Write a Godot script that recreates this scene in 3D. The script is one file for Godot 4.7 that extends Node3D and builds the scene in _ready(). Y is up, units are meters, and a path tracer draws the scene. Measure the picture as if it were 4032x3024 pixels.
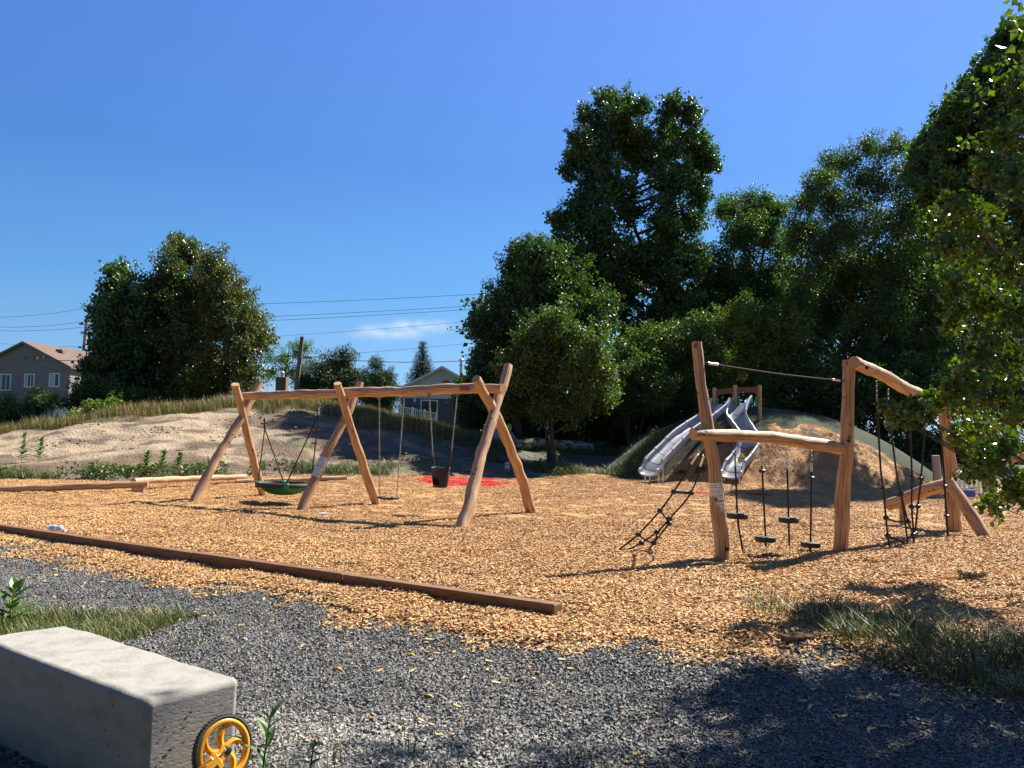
extends Node3D
# A natural-timber playground on wood chips, seen against the light on a clear summer morning.

var rng := RandomNumberGenerator.new()
var nz := FastNoiseLite.new()
var nz2 := FastNoiseLite.new()
var M := {}
var names := {}
const SUN := Vector3(0.72, 1.0, -0.66)

# ------------------------------------------------------------------ geometry collector
class Geo:
	var v := PackedVector3Array()
	var n := PackedVector3Array()
	var c := PackedColorArray()
	var uv := PackedVector2Array()
	var ix := PackedInt32Array()
	var col := Color(1, 1, 1)

	func vert(p: Vector3, nn: Vector3, t := Vector2.ZERO) -> int:
		v.append(p); n.append(nn); c.append(col); uv.append(t)
		return v.size() - 1

	func face(i: int, j: int, k: int) -> void:
		var f := (v[k] - v[i]).cross(v[j] - v[i])
		if f.dot(n[i] + n[j] + n[k]) < 0.0:
			ix.append(i); ix.append(k); ix.append(j)
		else:
			ix.append(i); ix.append(j); ix.append(k)

	func tri(a: Vector3, b: Vector3, d: Vector3) -> void:
		var f := (d - a).cross(b - a).normalized()
		var i := vert(a, f, Vector2(a.x, a.z)); vert(b, f, Vector2(b.x, b.z)); vert(d, f, Vector2(d.x, d.z))
		ix.append(i); ix.append(i + 1); ix.append(i + 2)

	func quad(a: Vector3, b: Vector3, d: Vector3, e: Vector3, out := Vector3.ZERO) -> void:
		var f := (d - a).cross(b - a).normalized()
		if out != Vector3.ZERO and f.dot(out) < 0.0:
			var s := b; b = e; e = s; f = -f
		var w := (b - a).length(); var h := (e - a).length()
		var i := vert(a, f, Vector2(0, 0)); vert(b, f, Vector2(w, 0)); vert(d, f, Vector2(w, h)); vert(e, f, Vector2(0, h))
		ix.append_array(PackedInt32Array([i, i + 1, i + 2, i, i + 2, i + 3]))

	# box with chamfered edges
	func box(o: Vector3, h: Vector3, ch := 0.0, bs := Basis()) -> void:
		if ch <= 0.0:
			for ax in 3:
				for s in [-1.0, 1.0]:
					var e := Vector3.ZERO; e[ax] = s
					var a := Vector3.ZERO; a[(ax + 1) % 3] = h[(ax + 1) % 3]
					var b := Vector3.ZERO; b[(ax + 2) % 3] = h[(ax + 2) % 3]
					var m := e * h[ax]
					quad(o + bs * (m - a - b), o + bs * (m + a - b), o + bs * (m + a + b), o + bs * (m - a + b), bs * e)
			return
		var hi := h - Vector3.ONE * ch
		for ax in 3:
			for s in [-1.0, 1.0]:
				var e := Vector3.ZERO; e[ax] = s
				var a := Vector3.ZERO; a[(ax + 1) % 3] = hi[(ax + 1) % 3]
				var b := Vector3.ZERO; b[(ax + 2) % 3] = hi[(ax + 2) % 3]
				var m := e * h[ax]
				quad(o + bs * (m - a - b), o + bs * (m + a - b), o + bs * (m + a + b), o + bs * (m - a + b), bs * e)
		for ax in 3:
			var p := (ax + 1) % 3
			var q := (ax + 2) % 3
			for s in [-1.0, 1.0]:
				for t in [-1.0, 1.0]:
					var l := Vector3.ZERO; l[ax] = hi[ax]
					var a := Vector3.ZERO; a[p] = s * h[p]; a[q] = t * hi[q]
					var b := Vector3.ZERO; b[p] = s * hi[p]; b[q] = t * h[q]
					var e := Vector3.ZERO; e[p] = s; e[q] = t
					quad(o + bs * (a - l), o + bs * (b - l), o + bs * (b + l), o + bs * (a + l), bs * e)
		for x in [-1.0, 1.0]:
			for y in [-1.0, 1.0]:
				for z in [-1.0, 1.0]:
					var s := Vector3(x, y, z)
					var a := o + bs * (Vector3(h.x, hi.y, hi.z) * s)
					var b := o + bs * (Vector3(hi.x, h.y, hi.z) * s)
					var d := o + bs * (Vector3(hi.x, hi.y, h.z) * s)
					if (d - a).cross(b - a).dot(bs * s) < 0.0:
						tri(a, d, b)
					else:
						tri(a, b, d)

	# swept round shape; rad is one number per point
	func tube(p: PackedVector3Array, rad: PackedFloat32Array, seg := 8, wob: FastNoiseLite = null, amp := 0.0, cap := true, us := 1.0, vs := 1.0) -> void:
		var first := v.size()
		var side := Vector3.ZERO
		var run := 0.0
		for i in p.size():
			var d := (p[mini(i + 1, p.size() - 1)] - p[maxi(i - 1, 0)]).normalized()
			if side == Vector3.ZERO:
				side = d.cross(Vector3.UP if absf(d.y) < 0.9 else Vector3.RIGHT).normalized()
			side = (side - d * side.dot(d)).normalized()
			var up := d.cross(side)
			if i > 0:
				run += p[i].distance_to(p[i - 1])
			for k in seg + 1:
				var a := TAU * (k % seg) / seg
				var o := side * cos(a) + up * sin(a)
				var r := rad[i]
				if wob:
					r *= 1.0 + amp * wob.get_noise_3d(p[i].x * 3.0 + o.x * 0.9, p[i].y * 3.0 + o.y * 0.9, p[i].z * 3.0 + o.z * 0.9)
				vert(p[i] + o * r, o, Vector2(us * k / seg, run * vs))
		for i in p.size() - 1:
			for k in seg:
				var a := first + i * (seg + 1) + k
				face(a, a + 1, a + seg + 2); face(a, a + seg + 2, a + seg + 1)
		if cap:
			for e in [0, p.size() - 1]:
				var d: Vector3 = (p[0] - p[1]).normalized() if e == 0 else (p[e] - p[e - 1]).normalized()
				var m := vert(p[e], d, Vector2(0.5, 0.5))
				var b := first + int(e) * (seg + 1)
				var ring := []
				for k in seg + 1:
					ring.append(vert(v[b + k], d, Vector2(0.5 + 0.5 * cos(TAU * k / seg), 0.5 + 0.5 * sin(TAU * k / seg))))
				for k in seg:
					face(m, ring[k], ring[k + 1])

	# profile of (radius, height) turned about the y axis of xf
	func lathe(prof: PackedVector2Array, seg: int, xf := Transform3D()) -> void:
		var first := v.size()
		for i in prof.size():
			var t := prof[mini(i + 1, prof.size() - 1)] - prof[maxi(i - 1, 0)]
			for k in seg + 1:
				var a := TAU * (k % seg) / seg
				var nn := Vector3(cos(a) * t.y, -t.x, sin(a) * t.y)
				vert(xf * Vector3(cos(a) * prof[i].x, prof[i].y, sin(a) * prof[i].x), (xf.basis * nn).normalized() if nn.length() > 1e-6 else xf.basis.y, Vector2(float(k) / seg, float(i) / prof.size()))
		for i in prof.size() - 1:
			for k in seg:
				var a := first + i * (seg + 1) + k
				face(a, a + 1, a + seg + 2); face(a, a + seg + 2, a + seg + 1)

	func torus(R: float, r: float, sa: int, sb: int, xf := Transform3D(), squash := 1.0) -> void:
		var first := v.size()
		for i in sa + 1:
			var a := TAU * (i % sa) / sa
			var o := Vector3(cos(a), 0, sin(a))
			for k in sb + 1:
				var b := TAU * (k % sb) / sb
				var nn := o * cos(b) + Vector3.UP * sin(b)
				vert(xf * (o * R + Vector3(nn.x * r, nn.y * r * squash, nn.z * r)), (xf.basis * nn).normalized(), Vector2(float(i) / sa, float(k) / sb))
		for i in sa:
			for k in sb:
				var a := first + i * (sb + 1) + k
				face(a, a + 1, a + sb + 2); face(a, a + sb + 2, a + sb + 1)

	func to_mesh(m: Material, onto: ArrayMesh = null) -> ArrayMesh:
		var out := onto if onto else ArrayMesh.new()
		if v.is_empty():
			return out
		var a := []
		a.resize(Mesh.ARRAY_MAX)
		a[Mesh.ARRAY_VERTEX] = v; a[Mesh.ARRAY_NORMAL] = n; a[Mesh.ARRAY_COLOR] = c; a[Mesh.ARRAY_TEX_UV] = uv; a[Mesh.ARRAY_INDEX] = ix
		out.add_surface_from_arrays(Mesh.PRIMITIVE_TRIANGLES, a)
		out.surface_set_material(out.get_surface_count() - 1, m)
		return out

# ------------------------------------------------------------------ node helpers
func numbered(called: String) -> String:
	names[called] = names.get(called, 0) + 1
	return called if names[called] == 1 else "%s_%03d" % [called, names[called] - 1]

func tag(o: Node, label: String, category := "", group := "", kind := "") -> void:
	o.set_meta("label", label)
	if category: o.set_meta("category", category)
	if group: o.set_meta("group", group)
	if kind: o.set_meta("kind", kind)

func thing(called: String, label: String, category: String, at := Vector3.ZERO, group := "") -> Node3D:
	var o := Node3D.new()
	o.name = numbered(called)
	o.position = at
	add_child(o)
	tag(o, label, category, group)
	return o

# geometry given in world coordinates, hung under a thing (or one of its parts) that stands at its base
func part(parent: Node3D, called: String, g: Geo, m: Material, label := "") -> MeshInstance3D:
	return part_mesh(parent, called, g.to_mesh(m), label)

func part_mesh(parent: Node3D, called: String, mesh: Mesh, label := "") -> MeshInstance3D:
	var o := MeshInstance3D.new()
	o.name = called
	o.mesh = mesh
	var off := Vector3.ZERO
	var p: Node = parent
	while p != self and p != null:
		off += (p as Node3D).position
		p = p.get_parent()
	o.position = -off
	parent.add_child(o, true)
	if label: o.set_meta("label", label)
	return o

func solid(called: String, g: Geo, m: Material, label: String, category: String, group := "", kind := "") -> MeshInstance3D:
	var o := MeshInstance3D.new()
	o.name = numbered(called)
	o.mesh = g.to_mesh(m)
	add_child(o)
	tag(o, label, category, group, kind)
	return o

func structure(called: String, mesh: Mesh) -> MeshInstance3D:
	var o := MeshInstance3D.new()
	o.name = called
	o.mesh = mesh
	add_child(o)
	o.set_meta("kind", "structure")
	return o

func scatter(parent: Node, called: String, mesh: Mesh, xf: Array, cols: Array) -> MultiMeshInstance3D:
	var mm := MultiMesh.new()
	mm.transform_format = MultiMesh.TRANSFORM_3D
	mm.use_colors = true
	mm.mesh = mesh
	mm.instance_count = xf.size()
	for i in xf.size():
		mm.set_instance_transform(i, xf[i])
		mm.set_instance_color(i, cols[i])
	var o := MultiMeshInstance3D.new()
	o.name = called
	o.multimesh = mm
	o.set_meta("kind", "stuff")
	parent.add_child(o, true)
	return o

func path(key: String) -> PackedVector3Array:
	var r := PackedVector3Array()
	for p in PATHS[key]:
		r.append(Vector3(p[0], p[1], p[2]))
	return r

# smooth curve through points, resampled
func smooth(p: PackedVector3Array, step := 0.12) -> PackedVector3Array:
	var r := PackedVector3Array()
	for i in p.size() - 1:
		var a := p[maxi(i - 1, 0)]; var b := p[i]; var c := p[i + 1]; var d := p[mini(i + 2, p.size() - 1)]
		var k := maxi(1, int(ceil(b.distance_to(c) / step)))
		for j in k:
			r.append(b.cubic_interpolate(c, a, d, float(j) / k))
	r.append(p[p.size() - 1])
	return r

func radii(count: int, a: float, b: float) -> PackedFloat32Array:
	var r := PackedFloat32Array()
	for i in count:
		r.append(lerpf(a, b, i / maxf(1.0, count - 1.0)))
	return r

# a peeled log: wood sides with the axe's unevenness, sawn ends with growth rings
func log_mesh(p: PackedVector3Array, r0: float, r1: float, seg := 14) -> ArrayMesh:
	var q := smooth(p, 0.1)
	var g := Geo.new()
	var rr := radii(q.size(), r0, r1)
	for i in rr.size():
		rr[i] *= 1.0 + 0.10 * nz.get_noise_2d(i * 6.0, r0 * 9000.0)
		if i > 0 and i < rr.size() - 1:
			q[i] += Vector3(nz.get_noise_2d(i * 6.0, r0 * 7000.0 + 300.0), nz.get_noise_2d(i * 6.0 + 900.0, r0 * 5000.0), 0.0) * r0 * 0.22
	g.tube(q, rr, seg, nz2, 0.12, false, 2.0, 0.5)
	# knots where the branches were
	var kn := Geo.new()
	var many := int(p[0].distance_to(p[p.size() - 1]) * 2.2) + 1
	for i in many:
		var k := rng.randi_range(1, q.size() - 2)
		var row := k * (seg + 1) + rng.randi() % seg
		var o := g.v[row]
		var nn := g.n[row]
		var d := (q[k + 1] - q[k - 1]).normalized()
		var s := nn.cross(d)
		var kr := rng.randf_range(0.012, 0.03)
		var m := kn.vert(o + nn * 0.007, nn)
		var rim := []
		for a in 9:
			var an := TAU * a / 9.0
			rim.append(kn.vert(o - nn * 0.004 + (d * cos(an) * 1.5 + s * sin(an)) * kr, nn))
		for a in 9:
			kn.face(m, rim[a], rim[(a + 1) % 9])
	var e := Geo.new()
	for s in [0, q.size() - 1]:
		var d := (q[0] - q[1]).normalized() if s == 0 else (q[s] - q[s - 1]).normalized()
		var m := e.vert(q[s] + d * 0.004, d, Vector2(0.5, 0.5))
		var ring := []
		var f := g.v
		for k in seg + 1:
			ring.append(e.vert(f[s * (seg + 1) + k], d, Vector2(0.5 + 0.46 * cos(TAU * k / seg), 0.5 + 0.46 * sin(TAU * k / seg))))
		for k in seg:
			e.face(m, ring[k], ring[k + 1])
	return kn.to_mesh(M.knot, e.to_mesh(M.wood_end, g.to_mesh(M.wood)))

func wood_log(parent: Node3D, called: String, key: String, r0: float, r1: float) -> MeshInstance3D:
	return part_mesh(parent, called, log_mesh(path(key), r0, r1))

func rope_tube(g: Geo, p: PackedVector3Array, r := 0.012, seg := 6) -> void:
	g.tube(smooth(p, 0.15), radii(smooth(p, 0.15).size(), r, r), seg)

func knob(g: Geo, p: Vector3, r := 0.04, squash := 0.8) -> void:
	var pr := PackedVector2Array()
	for i in 7:
		var a := PI * i / 6.0
		pr.append(Vector2(sin(a) * r, -cos(a) * r * squash))
	g.lathe(pr, 10, Transform3D(Basis(), p))

# chain of real links from a to b
func chain(g: Geo, a: Vector3, b: Vector3, link := 0.042, r := 0.0042) -> void:
	var d := (b - a).normalized()
	var s := d.cross(Vector3(0.37, 0.1, 0.93)).normalized()
	var count := int(a.distance_to(b) / (link * 0.72))
	for i in count:
		var o := a.lerp(b, (i + 0.5) / count)
		var x := s if i % 2 == 0 else d.cross(s)
		var y := d.cross(x)
		g.torus(link * 0.33, r, 8, 4, Transform3D(Basis(x, y, d * 1.55), o))

static func ss(a: float, b: float, x: float) -> float:
	var t := clampf((x - a) / (b - a), 0.0, 1.0)
	return t * t * (3.0 - 2.0 * t)

func spread(pts: Array, x: float) -> float:
	if x <= pts[0][0]: return pts[0][1]
	for i in pts.size() - 1:
		if x < pts[i + 1][0]:
			return lerpf(pts[i][1], pts[i + 1][1], ss(0.0, 1.0, (x - pts[i][0]) / (pts[i + 1][0] - pts[i][0])))
	return pts[-1][1]
const PATHS := {
	"f1a": [[-6.765,0.130,-17.690], [-6.494,1.175,-18.327], [-6.179,2.014,-18.826], [-5.914,2.890,-19.300]],
	"f1b": [[-5.939,0.128,-20.040], [-6.068,1.162,-19.426], [-6.141,2.069,-18.864], [-6.196,2.780,-18.400]],
	"f2a": [[-4.159,0.131,-16.560], [-3.859,1.201,-17.112], [-3.539,2.032,-17.529], [-3.308,2.842,-17.900]],
	"f2b": [[-2.908,0.130,-18.240], [-3.202,1.200,-17.711], [-3.422,2.028,-17.284], [-3.589,2.747,-16.900]],
	"f3a": [[-0.803,0.135,-13.760], [-0.679,0.580,-14.135], [-0.555,1.237,-14.637], [-0.363,2.033,-15.206], [-0.183,2.618,-15.603], [-0.079,3.088,-15.900]],
	"f3b": [[0.469,0.131,-17.030], [0.111,1.206,-16.210], [-0.257,2.042,-15.491], [-0.514,2.492,-15.053], [-0.652,2.743,-14.800]],
	"beam1": [[-6.220,2.528,-18.950], [-5.231,2.559,-18.390], [-4.150,2.575,-17.745], [-3.442,2.553,-17.300]],
	"beam2": [[-3.630,2.585,-17.400], [-2.710,2.581,-16.857], [-1.893,2.594,-16.345], [-0.936,2.618,-15.706], [-0.160,2.590,-15.150]],
	"cl": [[2.728,0.138,-10.600], [2.643,1.055,-10.600], [2.535,1.822,-10.600], [2.425,2.476,-10.600], [2.381,2.968,-10.600]],
	"cm": [[4.629,0.137,-11.630], [4.682,1.096,-11.630], [4.732,1.680,-11.630], [4.749,2.072,-11.630], [4.769,2.874,-11.630]],
	"cr": [[7.768,0.134,-14.530], [7.743,1.034,-14.530], [7.675,1.803,-14.530], [7.608,2.660,-14.530]],
	"lowbeam": [[2.299,1.768,-10.420], [2.726,1.760,-10.651], [3.365,1.756,-10.981], [3.962,1.705,-11.276], [4.641,1.614,-11.600]],
	"highbeam": [[4.772,2.824,-11.450], [5.447,2.746,-12.166], [6.260,2.565,-13.006], [6.953,2.464,-13.652], [7.726,2.304,-14.350]],
	"brace": [[7.592,1.081,-14.350], [7.925,0.150,-13.750]],
	"raillog": [[7.793,1.034,-14.700], [7.541,0.844,-15.191], [7.204,0.536,-15.800]],
	"cable": [[2.496,2.694,-10.600], [4.682,2.574,-11.600]],
	"balA": [[-12.444,0.254,-19.200], [-11.910,0.275,-19.374], [-10.523,0.331,-19.808], [-8.863,0.403,-20.300]],
	"balB": [[-9.319,0.452,-20.500], [-8.684,0.441,-22.459], [-7.788,0.422,-24.400]],
	"balC": [[-7.869,0.302,-23.800], [-6.596,0.346,-24.493], [-5.007,0.407,-25.300]],
	"step0": [[2.915,1.676,-10.750], [2.929,1.251,-10.750], [2.951,0.728,-10.750], [2.983,0.490,-10.750], [3.037,0.218,-10.750]],
	"step1": [[3.331,1.650,-11.010], [3.352,1.303,-11.010], [3.396,0.409,-11.010], [3.405,0.225,-11.010]],
	"step2": [[3.761,1.629,-11.270], [3.775,1.245,-11.270], [3.788,0.641,-11.270], [3.799,0.207,-11.270]],
	"step3": [[4.202,1.577,-11.530], [4.196,1.204,-11.530], [4.179,0.286,-11.530], [4.175,0.201,-11.530]],
	"na": [[2.443,1.680,-10.550], [2.393,1.493,-10.639], [2.149,1.015,-10.871], [1.992,0.756,-10.994], [1.730,0.421,-11.148], [1.445,0.163,-11.264], [1.379,0.083,-11.300]],
	"nb": [[2.528,1.628,-10.572], [2.484,1.476,-10.648], [2.377,1.005,-10.879], [2.130,0.649,-11.046], [1.979,0.461,-11.132], [1.782,0.306,-11.202], [1.550,0.175,-11.260], [1.445,0.159,-11.266]],
	"nc": [[2.130,0.649,-11.046], [2.128,0.582,-11.077], [1.949,0.309,-11.202], [1.868,0.171,-11.264], [1.778,0.134,-11.280]],
	"nd": [[2.149,1.015,-10.871], [2.377,1.005,-10.879]],
	"ne": [[1.992,0.756,-10.994], [2.064,0.676,-11.032], [2.127,0.592,-11.072]],
	"nf": [[1.730,0.421,-11.148], [1.835,0.342,-11.186], [1.950,0.303,-11.204]],
	"ng": [[1.979,0.461,-11.132], [1.977,0.377,-11.171], [1.949,0.309,-11.202]],
	"nh": [[1.782,0.306,-11.202], [1.755,0.188,-11.255], [1.740,0.133,-11.280]],
	"ni": [[1.445,0.163,-11.264], [1.517,0.121,-11.284], [1.574,0.110,-11.289]],
	"ra": [[5.261,2.314,-11.849], [5.346,1.324,-11.940], [5.408,1.046,-12.000], [5.468,0.627,-12.060], [5.513,0.365,-12.105], [5.592,0.100,-12.181]],
	"rb": [[5.552,2.218,-12.120], [5.740,1.290,-12.301], [5.853,0.959,-12.406], [6.034,0.535,-12.572], [6.168,0.325,-12.692], [6.189,0.117,-12.714]],
	"rc": [[5.853,0.959,-12.406], [5.933,0.655,-12.482], [6.023,0.220,-12.566]],
	"rd": [[6.106,2.068,-12.617], [6.146,1.205,-12.662], [6.133,0.751,-12.656], [6.185,0.324,-12.708], [6.182,0.108,-12.708]],
	"re": [[6.507,1.961,-12.963], [6.389,1.170,-12.873], [6.296,0.747,-12.798], [6.220,0.341,-12.738]],
	"rf": [[6.941,1.996,-13.325], [7.022,1.304,-13.400], [7.043,1.048,-13.421], [7.091,0.562,-13.466], [7.131,0.116,-13.505]],
	"rg": [[5.408,1.046,-12.000], [5.669,0.957,-12.241], [5.869,0.923,-12.422]],
	"rh": [[5.468,0.627,-12.060], [5.730,0.556,-12.301], [6.034,0.535,-12.572]],
	"ri": [[5.513,0.365,-12.105], [5.827,0.261,-12.391], [6.183,0.118,-12.708]],
	"slideR": [[8.769,3.233,-31.000], [8.503,2.954,-30.677], [8.316,2.683,-30.387], [8.240,2.444,-30.143], [8.309,2.095,-29.729], [8.423,1.735,-29.256], [8.325,1.425,-28.915], [8.032,1.099,-28.501], [7.617,0.784,-28.018], [7.383,0.559,-27.700]],
	"slideL": [[7.887,3.164,-30.900], [7.688,2.842,-30.614], [7.236,2.495,-30.198], [6.722,2.202,-29.759], [6.163,1.871,-29.264], [5.605,1.420,-28.690], [5.226,1.116,-28.289], [4.856,0.821,-27.887], [4.597,0.615,-27.600]],
	"bkL": [[-5.585,2.421,-18.450], [-5.528,2.017,-18.450], [-5.509,1.800,-18.450]],
	"bkR": [[-4.093,2.411,-17.650], [-4.123,2.143,-17.650]],
	"bkc": [[-4.921,0.585,-18.100], [-4.921,0.585,-18.100]],
	"fs": [[-2.732,2.480,-16.950], [-2.661,0.454,-16.950]],
	"fs2": [[-2.179,2.513,-16.650], [-2.270,0.482,-16.650]],
	"bs": [[-1.618,2.512,-16.100], [-1.515,1.313,-16.100], [-1.480,1.017,-16.100]],
	"bs2": [[-1.046,2.524,-15.800], [-1.135,1.414,-15.800], [-1.206,1.060,-15.800]],
	"wheel": [[-1.264,0.237,-3.800], [-1.264,0.237,-3.800]],
	"gatepost": [[7.635,3.761,-31.000], [8.421,3.882,-31.000], [9.347,3.899,-31.000]],
}
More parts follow.
